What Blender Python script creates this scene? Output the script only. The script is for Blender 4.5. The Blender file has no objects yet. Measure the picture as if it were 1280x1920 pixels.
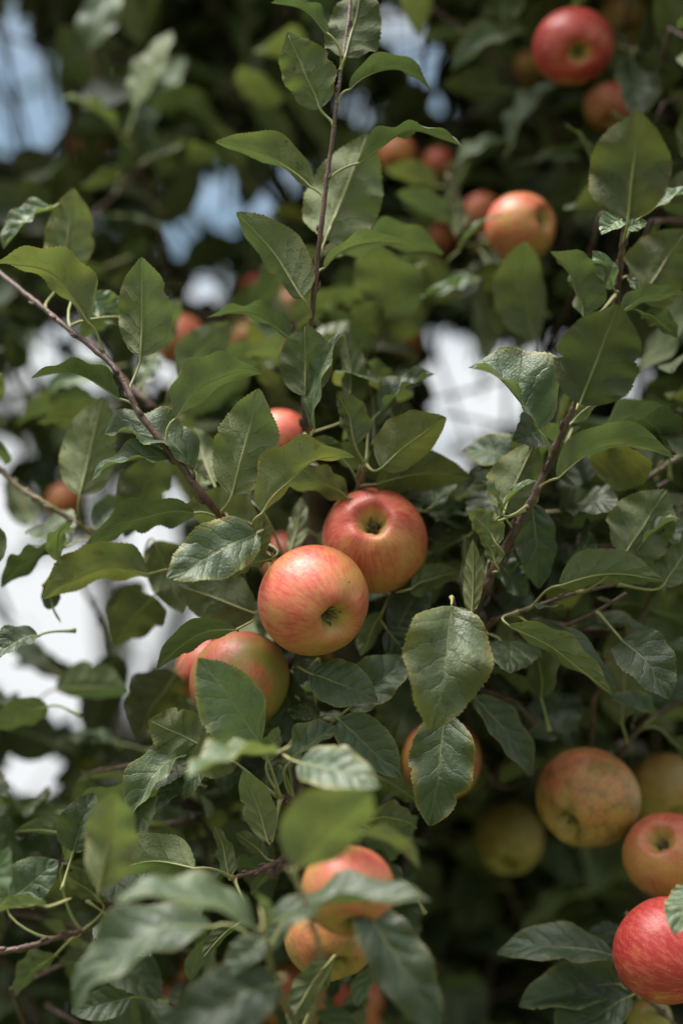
import bpy, math, random
import numpy as np

# ------------------------------------------------------------------ camera, sky, sun, exposure
SC = bpy.context.scene
COL = SC.collection
CAM_LOC = np.array([0.0, 0.0, 1.55])
PITCH = math.radians(22)
LENS, SENS_H = 50.0, 36.0
FOCUS = 0.885

cam_d = bpy.data.cameras.new('camera')
cam = bpy.data.objects.new('camera', cam_d); COL.objects.link(cam)
cam.location = CAM_LOC
cam.rotation_euler = (math.pi / 2 + PITCH, 0, 0)
cam_d.sensor_fit = 'VERTICAL'; cam_d.sensor_height = SENS_H; cam_d.lens = LENS
cam_d.clip_start = 0.02; cam_d.clip_end = 4000
cam_d.dof.use_dof = True; cam_d.dof.focus_distance = FOCUS; cam_d.dof.aperture_fstop = 1.8
SC.camera = cam
FWD = np.array([0, math.cos(PITCH), math.sin(PITCH)])
UP = np.array([0, -math.sin(PITCH), math.cos(PITCH)])
RIGHT = np.array([1.0, 0, 0])

SUN_EL, SUN_AZ = math.radians(62), math.radians(-44)     # azimuth seen from the camera: behind its left shoulder
w = bpy.data.worlds.new('World'); SC.world = w; w.use_nodes = True
nt = w.node_tree; nt.nodes.clear()
n_out = nt.nodes.new('ShaderNodeOutputWorld')
n_bg = nt.nodes.new('ShaderNodeBackground'); n_bg.inputs['Strength'].default_value = 0.07
n_sky = nt.nodes.new('ShaderNodeTexSky'); n_sky.sky_type = 'NISHITA'; n_sky.sun_disc = False
n_sky.sun_elevation = SUN_EL; n_sky.sun_rotation = math.radians(180) + SUN_AZ
n_sky.dust_density = 2.0
n_tc = nt.nodes.new('ShaderNodeTexCoord')
n_no = nt.nodes.new('ShaderNodeTexNoise'); n_no.inputs['Scale'].default_value = 3.2
n_no.inputs['Detail'].default_value = 5; n_no.inputs['Roughness'].default_value = 0.55
n_map = nt.nodes.new('ShaderNodeMapping'); n_map.inputs['Scale'].default_value = (1, 1, 2.2)
n_map.inputs['Location'].default_value = (1.3, 0.4, 0.2)
n_sep = nt.nodes.new('ShaderNodeSeparateXYZ')
n_hz = nt.nodes.new('ShaderNodeMapRange')                 # cloud cover thickens towards the horizon
n_hz.inputs['From Min'].default_value = 0.55; n_hz.inputs['From Max'].default_value = 0.30
n_hz.inputs['To Min'].default_value = 0.0; n_hz.inputs['To Max'].default_value = 0.42
n_add = nt.nodes.new('ShaderNodeMath'); n_add.operation = 'ADD'
n_mr = nt.nodes.new('ShaderNodeMapRange'); n_mr.interpolation_type = 'SMOOTHSTEP'
n_mr.inputs['From Min'].default_value = 0.44; n_mr.inputs['From Max'].default_value = 0.68; n_mr.inputs['To Min'].default_value = 0.14
n_mix = nt.nodes.new('ShaderNodeMix'); n_mix.data_type = 'RGBA'
n_mix.inputs[7].default_value = (5.9, 6.1, 6.2, 1)
n_hsv = nt.nodes.new('ShaderNodeHueSaturation'); n_hsv.inputs['Saturation'].default_value = 1.0; n_hsv.inputs['Hue'].default_value = 0.475
n_hsv.inputs['Value'].default_value = 1.3
L = nt.links.new
L(n_tc.outputs['Generated'], n_map.inputs['Vector']); L(n_map.outputs[0], n_no.inputs['Vector'])
L(n_tc.outputs['Generated'], n_sep.inputs[0]); L(n_sep.outputs['Z'], n_hz.inputs['Value'])
L(n_no.outputs[0], n_add.inputs[0]); L(n_hz.outputs[0], n_add.inputs[1])
L(n_add.outputs[0], n_mr.inputs['Value']); L(n_mr.outputs[0], n_mix.inputs[0])
L(n_sky.outputs[0], n_hsv.inputs['Color']); L(n_hsv.outputs[0], n_mix.inputs[6])
L(n_mix.outputs[2], n_bg.inputs['Color']); L(n_bg.outputs[0], n_out.inputs[0])

sun_d = bpy.data.lights.new('sun', 'SUN'); sun_d.energy = 5.0; sun_d.angle = math.radians(34)
sun_d.color = (1.0, 0.96, 0.90)
sun = bpy.data.objects.new('sun', sun_d); COL.objects.link(sun)
# light comes from up, left and behind the camera
sun.rotation_euler = (math.pi / 2 - SUN_EL, 0, SUN_AZ)

SC.view_settings.view_transform = 'Standard'; SC.view_settings.look = 'None'
SC.view_settings.exposure = 1.15; SC.view_settings.gamma = 1.0
SC.view_settings.use_curve_mapping = False
SC.cycles.max_bounces = 7; SC.cycles.diffuse_bounces = 4; SC.cycles.glossy_bounces = 2
SC.cycles.transmission_bounces = 4; SC.cycles.sample_clamp_indirect = 4.0
SC.cycles.use_denoising = True

# ------------------------------------------------------------------ helpers
IMG_W, IMG_H = 1280.0, 1920.0
PX = SENS_H / LENS / IMG_H             # metres per photo pixel at one metre
D0 = 0.90

def P(x, y, dep):
    """point seen at photo pixel (x, y), dep metres in front of the lens plane"""
    return CAM_LOC + dep * (FWD + RIGHT * (x - IMG_W / 2) * PX - UP * (y - IMG_H / 2) * PX)

def project(p):
    q = np.asarray(p) - CAM_LOC
    dep = q @ FWD
    return IMG_W / 2 + (q @ RIGHT) / dep / PX, IMG_H / 2 - (q @ UP) / dep / PX, dep

def unit(v):
    return v / max(np.linalg.norm(v), 1e-12)

def link(o, parent=None):
    COL.objects.link(o)
    if parent is not None:
        o.parent = parent
    return o

def make_mesh(name, verts, faces, mats, uv=None, tint=None, mat_idx=None, smooth=True):
    m = bpy.data.meshes.new(name)
    if isinstance(faces, np.ndarray):
        nf = len(faces); k = faces.shape[1]
        m.vertices.add(len(verts)); m.vertices.foreach_set('co', np.asarray(verts, np.float32).ravel())
        m.loops.add(nf * k); m.loops.foreach_set('vertex_index', faces.astype(np.int32).ravel())
        m.polygons.add(nf); m.polygons.foreach_set('loop_start', np.arange(0, nf * k, k, dtype=np.int32))
        m.update(calc_edges=True)
    else:
        m.from_pydata([tuple(v) for v in verts], [], faces); m.update()
    for mt in mats:
        m.materials.append(mt)
    if mat_idx is not None:
        m.polygons.foreach_set('material_index', np.asarray(mat_idx, np.int32))
    if smooth:
        m.polygons.foreach_set('use_smooth', np.ones(len(m.polygons), bool))
    li = np.empty(len(m.loops), np.int32); m.loops.foreach_get('vertex_index', li)
    if uv is not None:
        l = m.uv_layers.new(name='UVMap'); l.data.foreach_set('uv', np.asarray(uv, np.float32)[li].ravel())
    if tint is not None:
        a = m.attributes.new('tint', 'FLOAT_COLOR', 'POINT')
        a.data.foreach_set('color', np.asarray(tint, np.float32).ravel())
    m.update()
    return m

# ---- node expression helper
class NT:
    def __init__(s, name):
        s.m = bpy.data.materials.new(name); s.m.use_nodes = True
        s.t = s.m.node_tree; s.t.nodes.clear()
        s.out = s.t.nodes.new('ShaderNodeOutputMaterial')
    def n(s, typ, **kw):
        nd = s.t.nodes.new(typ)
        for k, v in kw.items(): setattr(nd, k, v)
        return nd
    def set(s, sock, v):
        if hasattr(v, 'is_linked') or isinstance(v, bpy.types.NodeSocket): s.t.links.new(v, sock)
        else: sock.default_value = v
    def math(s, op, a, b=None, c=None, clamp=False):
        nd = s.n('ShaderNodeMath', operation=op, use_clamp=clamp)
        for i, v in enumerate((a, b, c)):
            if v is not None: s.set(nd.inputs[i], v)
        return nd.outputs[0]
    def ramp(s, v, a, b, lo=0.0, hi=1.0):
        nd = s.n('ShaderNodeMapRange', interpolation_type='SMOOTHSTEP')
        s.set(nd.inputs['Value'], v)
        nd.inputs['From Min'].default_value = a; nd.inputs['From Max'].default_value = b
        nd.inputs['To Min'].default_value = lo; nd.inputs['To Max'].default_value = hi
        return nd.outputs[0]
    def mix(s, f, a, b, blend='MIX'):
        nd = s.n('ShaderNodeMix', data_type='RGBA', blend_type=blend)
        s.set(nd.inputs[0], f)
        for i, v in ((6, a), (7, b)):
            if isinstance(v, tuple) and len(v) == 3: v = v + (1,)
            s.set(nd.inputs[i], v)
        return nd.outputs[2]
    def noise(s, vec, scale, detail=3, rough=0.5, out=0):
        nd = s.n('ShaderNodeTexNoise'); nd.inputs['Scale'].default_value = scale
        nd.inputs['Detail'].default_value = detail; nd.inputs['Roughness'].default_value = rough
        if vec is not None: s.set(nd.inputs['Vector'], vec)
        return nd.outputs[out]

# ------------------------------------------------------------------ materials
def leaf_material(name, fine=True):
    g = NT(name)
    uvn = g.n('ShaderNodeUVMap', uv_map='UVMap')
    sep = g.n('ShaderNodeSeparateXYZ'); g.set(sep.inputs[0], uvn.outputs[0])
    u, v = sep.outputs[0], sep.outputs[1]
    at = g.n('ShaderNodeAttribute', attribute_name='tint')
    ts = g.n('ShaderNodeSeparateColor'); g.set(ts.inputs[0], at.outputs['Color'])
    ty, tv, tb = ts.outputs[0], ts.outputs[1], ts.outputs[2]
    tc = g.n('ShaderNodeTexCoord')
    obj = tc.outputs['Object']
    ty = g.math('ADD', ty, g.math('MULTIPLY', g.math('MULTIPLY', g.math('SUBTRACT', g.noise(obj, 38, 3), 0.48), tb), 1.2), clamp=True)
    sv = g.math('MULTIPLY', g.math('SUBTRACT', v, 0.5), 2.0)
    a = g.math('ABSOLUTE', sv)
    back = g.n('ShaderNodeNewGeometry').outputs['Backfacing']
    lown = g.noise(obj, 55, 3)
    midrib = g.ramp(a, 0.025, 0.075, 1.0, 0.0)
    if fine:
        wob = g.math('MULTIPLY', g.math('SUBTRACT', g.noise(obj, 75, 2), 0.5), 0.95)
        t = g.math('ADD', g.math('MULTIPLY', u, 5.6), g.math('MULTIPLY', a, -1.75))
        t = g.math('ADD', t, g.math('MULTIPLY', g.math('POWER', a, 2.0), 0.55))
        t = g.math('ADD', t, wob)
        t = g.math('ADD', t, g.math('MULTIPLY', g.math('GREATER_THAN', sv, 0.0), 0.45))
        fr = g.math('ABSOLUTE', g.math('SUBTRACT', g.math('FRACT', t), 0.5))
        side = g.math('MULTIPLY', g.ramp(fr, 0.0, 0.05, 1.0, 0.0), g.ramp(a, 0.55, 0.98, 1.0, 0.15))
        quilt = g.math('POWER', g.math('MULTIPLY', fr, 2.0), 0.6)
        vo = g.n('ShaderNodeTexVoronoi', feature='DISTANCE_TO_EDGE'); vo.inputs['Scale'].default_value = 430
        g.set(vo.inputs['Vector'], obj)
        net = g.ramp(vo.outputs[0], 0.0, 0.22, 1.0, 0.0)
        vein = g.math('MAXIMUM', midrib, g.math('MULTIPLY', side, 0.75))
    else:
        vein = g.math('MULTIPLY', midrib, 0.8)
    # pigment
    up = g.mix(ty, (0.055, 0.084, 0.046), (0.140, 0.158, 0.042))
    dn = g.mix(ty, (0.150, 0.178, 0.098), (0.205, 0.212, 0.076))
    mott = g.ramp(lown, 0.35, 0.72)
    up = g.mix(g.math('MULTIPLY', mott, 0.45), up, (0.078, 0.120, 0.046))
    dn = g.mix(g.math('MULTIPLY', mott, 0.35), dn, (0.130, 0.145, 0.060))
    # autumn edges and blotches
    rim = g.math('MULTIPLY', g.ramp(g.math('ADD', a, g.math('MULTIPLY', lown, 0.5)), 0.95, 1.4), tb)
    up = g.mix(rim, up, (0.21, 0.17, 0.03)); dn = g.mix(rim, dn, (0.22, 0.18, 0.04))
    spot = g.math('MULTIPLY', g.ramp(g.noise(obj, 120, 3), 0.63, 0.69), tb)
    up = g.mix(g.math('MULTIPLY', spot, 0.7), up, (0.05, 0.025, 0.012))
    dn = g.mix(g.math('MULTIPLY', spot, 0.7), dn, (0.06, 0.03, 0.015))
    up = g.mix(g.math('MULTIPLY', vein, 0.40), up, (0.20, 0.23, 0.11))
    dn = g.mix(g.math('MULTIPLY', vein, 0.6), dn, (0.32, 0.33, 0.18))
    if fine:
        up = g.mix(g.math('MULTIPLY', net, 0.16), up, (0.02, 0.04, 0.015))
        dn = g.mix(g.math('MULTIPLY', net, 0.22), dn, (0.17, 0.19, 0.09))
        edge = g.ramp(a, 0.955, 0.995)
        up = g.mix(g.math('MULTIPLY', edge, 0.55), up, (0.24, 0.25, 0.10))
        dn = g.mix(g.math('MULTIPLY', edge, 0.45), dn, (0.26, 0.26, 0.12))
    col = g.mix(back, up, dn)
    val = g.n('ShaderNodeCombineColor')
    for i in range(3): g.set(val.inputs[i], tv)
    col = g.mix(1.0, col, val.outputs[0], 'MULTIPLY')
    tr = g.mix(ty, (0.086, 0.136, 0.036), (0.27, 0.26, 0.034))
    tr = g.mix(g.math('MULTIPLY', vein, 0.45), tr, (0.07, 0.08, 0.015))
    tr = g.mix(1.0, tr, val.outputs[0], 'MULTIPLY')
    bs = g.n('ShaderNodeBsdfPrincipled')
    g.set(bs.inputs['Base Color'], col)
    rough = g.math('ADD', g.math('MULTIPLY', back, 0.24), g.math('ADD', 0.40, g.math('MULTIPLY', lown, 0.20)))
    g.set(bs.inputs['Roughness'], rough)
    g.set(bs.inputs['Specular IOR Level'], g.math('SUBTRACT', 0.66, g.math('MULTIPLY', back, 0.40)))
    trn = g.n('ShaderNodeBsdfTranslucent'); g.set(trn.inputs['Color'], tr)
    if fine:
        sgn = g.math('SUBTRACT', g.math('MULTIPLY', back, 2.0), 1.0)
        h = g.math('ADD', g.math('MULTIPLY', quilt, 1.0), g.math('MULTIPLY', net, -0.16))
        h = g.math('ADD', h, g.math('MULTIPLY', vein, -0.35))
        h = g.math('ADD', h, g.math('MULTIPLY', g.noise(obj, 160, 3), 1.3))
        bp = g.n('ShaderNodeBump'); bp.inputs['Strength'].default_value = 0.9
        bp.inputs['Distance'].default_value = 0.0008
        g.set(bp.inputs['Height'], h)
        g.set(bs.inputs['Normal'], bp.outputs[0])
    ad = g.n('ShaderNodeMixShader'); ad.inputs[0].default_value = 0.30
    g.t.links.new(bs.outputs[0], ad.inputs[1]); g.t.links.new(trn.outputs[0], ad.inputs[2])
    g.t.links.new(ad.outputs[0], g.out.inputs[0])
    return g.m

def bark_material(name, c1, c2, scale):
    g = NT(name)
    tc = g.n('ShaderNodeTexCoord'); ob = tc.outputs['Object']
    n1 = g.noise(ob, scale, 4); n2 = g.noise(ob, scale * 6, 3)
    col = g.mix(g.ramp(n1, 0.35, 0.65), c1, c2)
    vo = g.n('ShaderNodeTexVoronoi'); vo.inputs['Scale'].default_value = scale * 5; g.set(vo.inputs['Vector'], ob)
    col = g.mix(g.math('MULTIPLY', g.ramp(vo.outputs['Distance'], 0.10, 0.22, 1, 0), 0.5), col, (0.30, 0.24, 0.18))
    bs = g.n('ShaderNodeBsdfPrincipled'); g.set(bs.inputs['Base Color'], col)
    bs.inputs['Roughness'].default_value = 0.55
    bp = g.n('ShaderNodeBump'); bp.inputs['Strength'].default_value = 0.4; bp.inputs['Distance'].default_value = 0.0015
    g.set(bp.inputs['Height'], n2); g.set(bs.inputs['Normal'], bp.outputs[0])
    g.t.links.new(bs.outputs[0], g.out.inputs[0])
    return g.m

def plain_material(name, c1, c2, scale, rough=0.6):
    g = NT(name)
    tc = g.n('ShaderNodeTexCoord')
    col = g.mix(g.ramp(g.noise(tc.outputs['Object'], scale, 4), 0.35, 0.65), c1, c2)
    bs = g.n('ShaderNodeBsdfPrincipled'); g.set(bs.inputs['Base Color'], col); bs.inputs['Roughness'].default_value = rough
    g.t.links.new(bs.outputs[0], g.out.inputs[0])
    return g.m

def apple_material():
    """skin of an apple whose calyx looks along local +Z, radius 1; object colour = (blush, greenness, russet with painted shade)"""
    g = NT('apple_skin')
    tc = g.n('ShaderNodeTexCoord'); ob = tc.outputs['Object']
    oi = g.n('ShaderNodeObjectInfo')
    cs = g.n('ShaderNodeSeparateColor'); g.set(cs.inputs[0], oi.outputs['Color'])
    blush, green, russ_shade = cs.outputs
    rnd = g.math('MULTIPLY', oi.outputs['Random'], 40.0)
    cv = g.n('ShaderNodeCombineXYZ'); g.set(cv.inputs[0], rnd); g.set(cv.inputs[1], rnd)
    off = g.n('ShaderNodeVectorMath', operation='ADD'); g.set(off.inputs[0], ob); g.set(off.inputs[1], cv.outputs[0])
    sp = g.n('ShaderNodeSeparateXYZ'); g.set(sp.inputs[0], ob)
    # streaks that run from pole to pole
    mp = g.n('ShaderNodeMapping'); mp.inputs['Scale'].default_value = (1, 1, 0.10)
    nv = g.n('ShaderNodeVectorMath', operation='NORMALIZE')
    fl = g.n('ShaderNodeVectorMath', operation='MULTIPLY'); fl.inputs[1].default_value = (1, 1, 0.02)
    g.set(fl.inputs[0], ob); g.set(nv.inputs[0], fl.outputs[0])
    zz = g.n('ShaderNodeCombineXYZ'); g.set(zz.inputs[2], g.math('MULTIPLY', sp.outputs[2], 0.35))
    st = g.n('ShaderNodeVectorMath', operation='ADD'); g.set(st.inputs[0], nv.outputs[0]); g.set(st.inputs[1], zz.outputs[0])
    st2 = g.n('ShaderNodeVectorMath', operation='ADD'); g.set(st2.inputs[0], st.outputs[0]); g.set(st2.inputs[1], cv.outputs[0])
    streak = g.noise(st2.outputs[0], 13, 4, 0.6)
    patch = g.noise(off.outputs[0], 1.5, 3, 0.5)
    fine = g.noise(off.outputs[0], 26, 3, 0.6)
    ground = g.mix(green, (0.50, 0.235, 0.070), (0.20, 0.175, 0.034))
    ground = g.mix(g.math('MULTIPLY', g.ramp(patch, 0.50, 0.68), 0.55), ground, (0.28, 0.215, 0.055))
    # the sun side of the fruit (its own +X) is the reddest
    b = g.math('ADD', g.math('MULTIPLY', sp.outputs[0], 0.34), g.math('MULTIPLY', g.math('SUBTRACT', patch, 0.5), 2.1))
    b = g.math('ADD', b, g.math('MULTIPLY', g.math('SUBTRACT', streak, 0.5), 0.85))
    b = g.math('ADD', b, g.math('MULTIPLY', g.math('SUBTRACT', fine, 0.5), 0.7))
    b = g.math('ADD', b, g.math('SUBTRACT', g.math('MULTIPLY', blush, 1.5), 0.72))
    bf = g.ramp(b, -0.25, 0.85)
    red = g.mix(g.ramp(streak, 0.40, 0.66), (0.53, 0.130, 0.080), (0.46, 0.060, 0.045))
    red = g.mix(g.math('MULTIPLY', g.ramp(blush, 0.80, 1.0), g.ramp(streak, 0.30, 0.62, 0.45, 1.0)), red, (0.36, 0.022, 0.026))
    col = g.mix(bf, ground, red)
    # pale green-yellow round the calyx
    r2 = g.math('ADD', g.math('POWER', sp.outputs[0], 2.0), g.math('POWER', sp.outputs[1], 2.0))
    cal = g.math('MULTIPLY', g.ramp(g.math('ADD', r2, g.math('MULTIPLY', g.math('SUBTRACT', streak, .5), 0.06)), 0.015, 0.115, 1, 0), g.ramp(sp.outputs[2], 0.0, 0.2))
    col = g.mix(g.math('MULTIPLY', cal, 0.8), col, (0.40, 0.33, 0.10))
    stm = g.math('MULTIPLY', g.ramp(r2, 0.02, 0.22, 1, 0), g.ramp(sp.outputs[2], 0.0, -0.3))
    col = g.mix(g.math('MULTIPLY', stm, 0.7), col, (0.34, 0.30, 0.09))
    # lenticels, scuffs, russet, which also paints the shade on the darker apples
    vo = g.n('ShaderNodeTexVoronoi'); vo.inputs['Scale'].default_value = 27; g.set(vo.inputs['Vector'], off.outputs[0])
    vo.inputs['Randomness'].default_value = 0.9
    dots = g.ramp(vo.outputs['Distance'], 0.07, 0.15, 1, 0)
    col = g.mix(g.math('MULTIPLY', dots, 0.65), col, (0.80, 0.60, 0.40))
    rs = g.math('MULTIPLY', g.ramp(g.noise(off.outputs[0], 4.0, 5, 0.7), 0.42, 0.66), russ_shade)
    col = g.mix(rs, col, (0.16, 0.10, 0.035))
    blem = g.ramp(g.noise(off.outputs[0], 9.0, 2, 0.5), 0.74, 0.78)
    col = g.mix(blem, col, (0.06, 0.03, 0.02))
    bs = g.n('ShaderNodeBsdfPrincipled'); g.set(bs.inputs['Base Color'], col)
    g.set(bs.inputs['Roughness'], g.math('ADD', 0.35, g.math('MULTIPLY', fine, 0.20)))
    bs.inputs['Specular IOR Level'].default_value = 0.5
    bp = g.n('ShaderNodeBump'); bp.inputs['Strength'].default_value = 0.08; bp.inputs['Distance'].default_value = 0.02
    g.set(bp.inputs['Height'], g.math('ADD', g.math('MULTIPLY', fine, 0.4), g.math('MULTIPLY', g.noise(off.outputs[0], 3.0, 2), 1.6)))
    g.set(bs.inputs['Normal'], bp.outputs[0])
    g.t.links.new(bs.outputs[0], g.out.inputs[0])
    return g.m

M_LEAF = leaf_material('leaf_blade')
M_LEAF_FAR = leaf_material('leaf_blade_far', fine=False)
M_PET = plain_material('petiole', (0.20, 0.22, 0.085), (0.26, 0.24, 0.10), 60)
M_TWIG = bark_material('young_bark', (0.060, 0.032, 0.028), (0.115, 0.062, 0.050), 130)
M_GREEN = bark_material('green_shoot', (0.17, 0.15, 0.075), (0.13, 0.085, 0.055), 110)
M_BARK = bark_material('old_bark', (0.045, 0.036, 0.028), (0.105, 0.085, 0.066), 28)
M_APPLE = apple_material()
M_CALYX = plain_material('dry_calyx', (0.05, 0.036, 0.018), (0.36, 0.31, 0.17), 6.0, 0.9)
M_STEM = plain_material('apple_stem', (0.10, 0.07, 0.03), (0.17, 0.15, 0.06), 3, 0.7)
M_GRASS = plain_material('grass_ground', (0.045, 0.075, 0.022), (0.085, 0.10, 0.035), 0.7, 0.9)

# ------------------------------------------------------------------ shape builders (numpy)
def catmull(pts, n):
    pts = np.asarray(pts, float)
    if len(pts) == 2:
        t = np.linspace(0, 1, n)[:, None]
        return pts[0] * (1 - t) + pts[1] * t
    e = np.vstack([2 * pts[0] - pts[1], pts, 2 * pts[-1] - pts[-2]])
    out = []
    seg = len(pts) - 1
    for t in np.linspace(0, seg, n):
        i = min(int(t), seg - 1); f = t - i
        p0, p1, p2, p3 = e[i:i + 4]
        out.append(0.5 * ((2 * p1) + (-p0 + p2) * f + (2 * p0 - 5 * p1 + 4 * p2 - p3) * f * f + (-p0 + 3 * p1 - 3 * p2 + p3) * f ** 3))
    return np.array(out)

def tube(path, rad, k=7):
    path = np.asarray(path); n = len(path); rad = np.broadcast_to(rad, (n,))
    tan = np.gradient(path, axis=0); tan /= np.linalg.norm(tan, axis=1)[:, None] + 1e-12
    ref = np.array([0.31, 0.2, 0.93])
    vs = []
    for i in range(n):
        a = unit(np.cross(tan[i], ref)); b = np.cross(tan[i], a)
        for j in range(k):
            an = 2 * math.pi * j / k
            vs.append(path[i] + rad[i] * (a * math.cos(an) + b * math.sin(an)))
    fs = []
    for i in range(n - 1):
        for j in range(k):
            j2 = (j + 1) % k
            fs.append((i * k + j, i * k + j2, (i + 1) * k + j2, (i + 1) * k + j))
    # closed ends: collapse to a point
    vs.append(path[0] - tan[0] * rad[0] * 0.4); vs.append(path[-1] + tan[-1] * rad[-1] * 0.6)
    c0, c1 = n * k, n * k + 1
    for j in range(k):
        j2 = (j + 1) % k
        fs.append((c0, j2, j, j)); fs.append((c1, (n - 1) * k + j, (n - 1) * k + j2, (n - 1) * k + j2))
    return np.array(vs), np.array(fs)

def width_profile(u):
    f = np.power(u, 0.58) * np.power(1 - u, 0.80)
    f = f / 0.3945
    t = np.clip((u - 0.80) / 0.2, 0, 1); t = t * t * (3 - 2 * t)
    return f * (1 - 0.25 * t)

def leaf_blade(B, T, ratio=0.6, phi=0.0, fold=20, arch=0.08, side=0.0, curl=0.15, wave=0.05, twist=0.0,
               hook=0.0, nu=44, nv=8, seed=0, teeth=True, n_dir=None):
    """grid of a leaf blade between base B and tip T. phi: angle of its upper face away from the lens"""
    r = random.Random(seed)
    B, T = np.asarray(B, float), np.asarray(T, float)
    d = T - B; Ln = np.linalg.norm(d); ex = d / Ln
    if n_dir is None:
        c = CAM_LOC - (B + T) / 2; c = unit(c - (c @ ex) * ex)
        p = np.cross(c, ex)
        pu, pr = p @ UP, p @ RIGHT
        if (abs(pu) > 0.3 and pu < 0) or (abs(pu) <= 0.3 and pr < 0): p = -p
        ph = math.radians(phi)
        n = math.cos(ph) * c + math.sin(ph) * p
    else:
        n = unit(n_dir - (n_dir @ ex) * ex)
    lat = np.cross(n, ex)
    u = np.linspace(0, 1, nu + 1)
    bow = 4 * u * (1 - u)
    sp = B + np.outer(u * Ln, ex) + np.outer(arch * Ln * bow, n) + np.outer(side * Ln * bow, lat)
    if hook:
        sp = sp - np.outer(hook * Ln * np.clip((u - 0.7) / 0.3, 0, 1) ** 2, n)
    tan = np.gradient(sp, axis=0); tan /= np.linalg.norm(tan, axis=1)[:, None]
    nn = n - (tan @ n)[:, None] * tan; nn /= np.linalg.norm(nn, axis=1)[:, None]
    ll = np.cross(nn, tan)
    if twist:
        tw = np.radians(twist) * (u - 0.3)
        cs, sn = np.cos(tw)[:, None], np.sin(tw)[:, None]
        nn, ll = nn * cs + ll * sn, ll * cs - nn * sn
    hw = 0.5 * ratio * Ln * width_profile(u); hw[0] = 0.0004; hw[-1] = 0.0002
    s = np.linspace(-1, 1, nv + 1)
    fo = math.radians(fold)
    kx = [r.uniform(2.0, 3.6) for _ in range(2)]; ky = [r.uniform(0, 6.28) for _ in range(2)]
    dmp = [r.uniform(0.85, 1.15), r.uniform(0.85, 1.15)]
    V = np.zeros((nu + 1, nv + 1, 3)); UVs = np.zeros((nu + 1, nv + 1, 2))
    jag = np.ones((nu + 1, 2)); shift = np.zeros((nu + 1, 2))
    if teeth:
        for i in range(2, nu - 1):
            for q in range(2):
                if i % 2 == 0:
                    jag[i, q] = 1.0 + r.uniform(0.0, 0.045); shift[i, q] = Ln / nu * r.uniform(0.2, 0.9)
                else:
                    jag[i, q] = 1.0 - r.uniform(0.0, 0.035)
    bite = np.ones((nu + 1, 2))
    if teeth:
        for q in range(2):
            if r.random() < 0.30:                               # nibbled or torn margin
                c0, wd, dp = r.uniform(.25, .85), r.uniform(.02, .05), r.uniform(.08, .26)
                bite[:, q] = 1 - dp * np.exp(-((u - c0) / wd) ** 2)
    for j, sj in enumerate(s):
        q = 0 if sj < 0 else 1
        a = abs(sj); sg = -1 if sj < 0 else 1
        h = hw * dmp[q]
        e = np.ones(nu + 1)
        if a > 0.999: e = jag[:, q]
        if a > 0.7: e = e * bite[:, q]
        wv = wave * np.sin(2 * math.pi * kx[q] * u + ky[q]) * a ** 1.6
        wv = wv + 0.6 * wave * np.sin(2 * math.pi * (kx[1 - q] * .45 * u + .35 * sj) + ky[1 - q])
        x = a * h * e * math.cos(fo)
        z = a * h * math.sin(fo) + h * (-curl * a * a * 0.9 + wv)
        row = sp + ll * (sg * x)[:, None] + nn * z[:, None]
        if a > 0.999: row = row + tan * shift[:, q][:, None]
        V[:, j] = row
        UVs[:, j, 0] = u; UVs[:, j, 1] = (sj + 1) / 2
    idx = np.arange((nu + 1) * (nv + 1)).reshape(nu + 1, nv + 1)
    F = np.stack([idx[:-1, :-1], idx[1:, :-1], idx[1:, 1:], idx[:-1, 1:]], -1).reshape(-1, 4)
    # face normals look along +n (the upper side)
    v = V.reshape(-1, 3)
    m = F[len(F) // 2]
    fnrm = np.cross(v[m[1]] - v[m[0]], v[m[2]] - v[m[0]])
    if fnrm @ nn[nu // 2] < 0: F = F[:, ::-1]
    return v, F, UVs.reshape(-1, 2), ex, n

def tint_row(y, v, b, n):
    return np.tile(np.array([[y, v, b, 1.0]]), (n, 1))

def leaf_object(parent, B, T, attach=None, along=None, tint=(0.1, 1.0, 0.2), far=False, seed=0, pet_r=0.00085, **kw):
    v, F, uv, ex, n = leaf_blade(B, T, seed=seed, **kw)
    nb, fb = len(v), len(F)
    # the midrib stands out below the blade, the petiole carries on from it
    stub = attach is None
    if stub:
        attach = B - ex * 0.012 + FWD * 0.010
    dd = np.linalg.norm(B - attach)
    c1 = attach + (along if along is not None else unit(B - attach)) * dd * 0.28
    c2 = B - ex * dd * 0.36
    t = np.linspace(0, 1, 8)[:, None]
    path = (1 - t) ** 3 * attach + 3 * t * (1 - t) ** 2 * c1 + 3 * t * t * (1 - t) * c2 + t ** 3 * B
    pr = pet_r * (np.array([.4, .7, .9, 1.0, 1.0, 1.0, 1.0, 1.0]) if stub else np.array([2.3, 1.6, 1.25, 1.1, 1.0, 1.0, 1.0, 1.0]))
    nu, nv = kw.get('nu', 44), kw.get('nv', 8)
    rib = v.reshape(nu + 1, nv + 1, 3)[1::max(1, nu // 12), nv // 2] - n * pet_r * 0.35
    path = np.vstack([path, rib]); pr = np.concatenate([pr, np.linspace(pet_r * 0.8, pet_r * 0.12, len(rib))])
    tv, tf = tube(path, pr, 5)
    vv = np.vstack([v, tv]); FF = np.vstack([F, tf + nb])
    uu = np.vstack([uv, np.tile([[0.5, 0.5]], (len(tv), 1))])
    mi = np.concatenate([np.zeros(fb, int), np.ones(len(tf), int)])
    org = attach.copy()
    m = make_mesh('leaf', vv - org, FF, [M_LEAF_FAR if far else M_LEAF, M_PET], uu, tint_row(*tint, len(vv)), mi)
    o = bpy.data.objects.new('leaf', m); link(o, parent); o.location = org
    return o

def empty(name, loc):
    o = bpy.data.objects.new(name, None); o.empty_display_size = 0.1; link(o); o.location = loc
    return o

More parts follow.
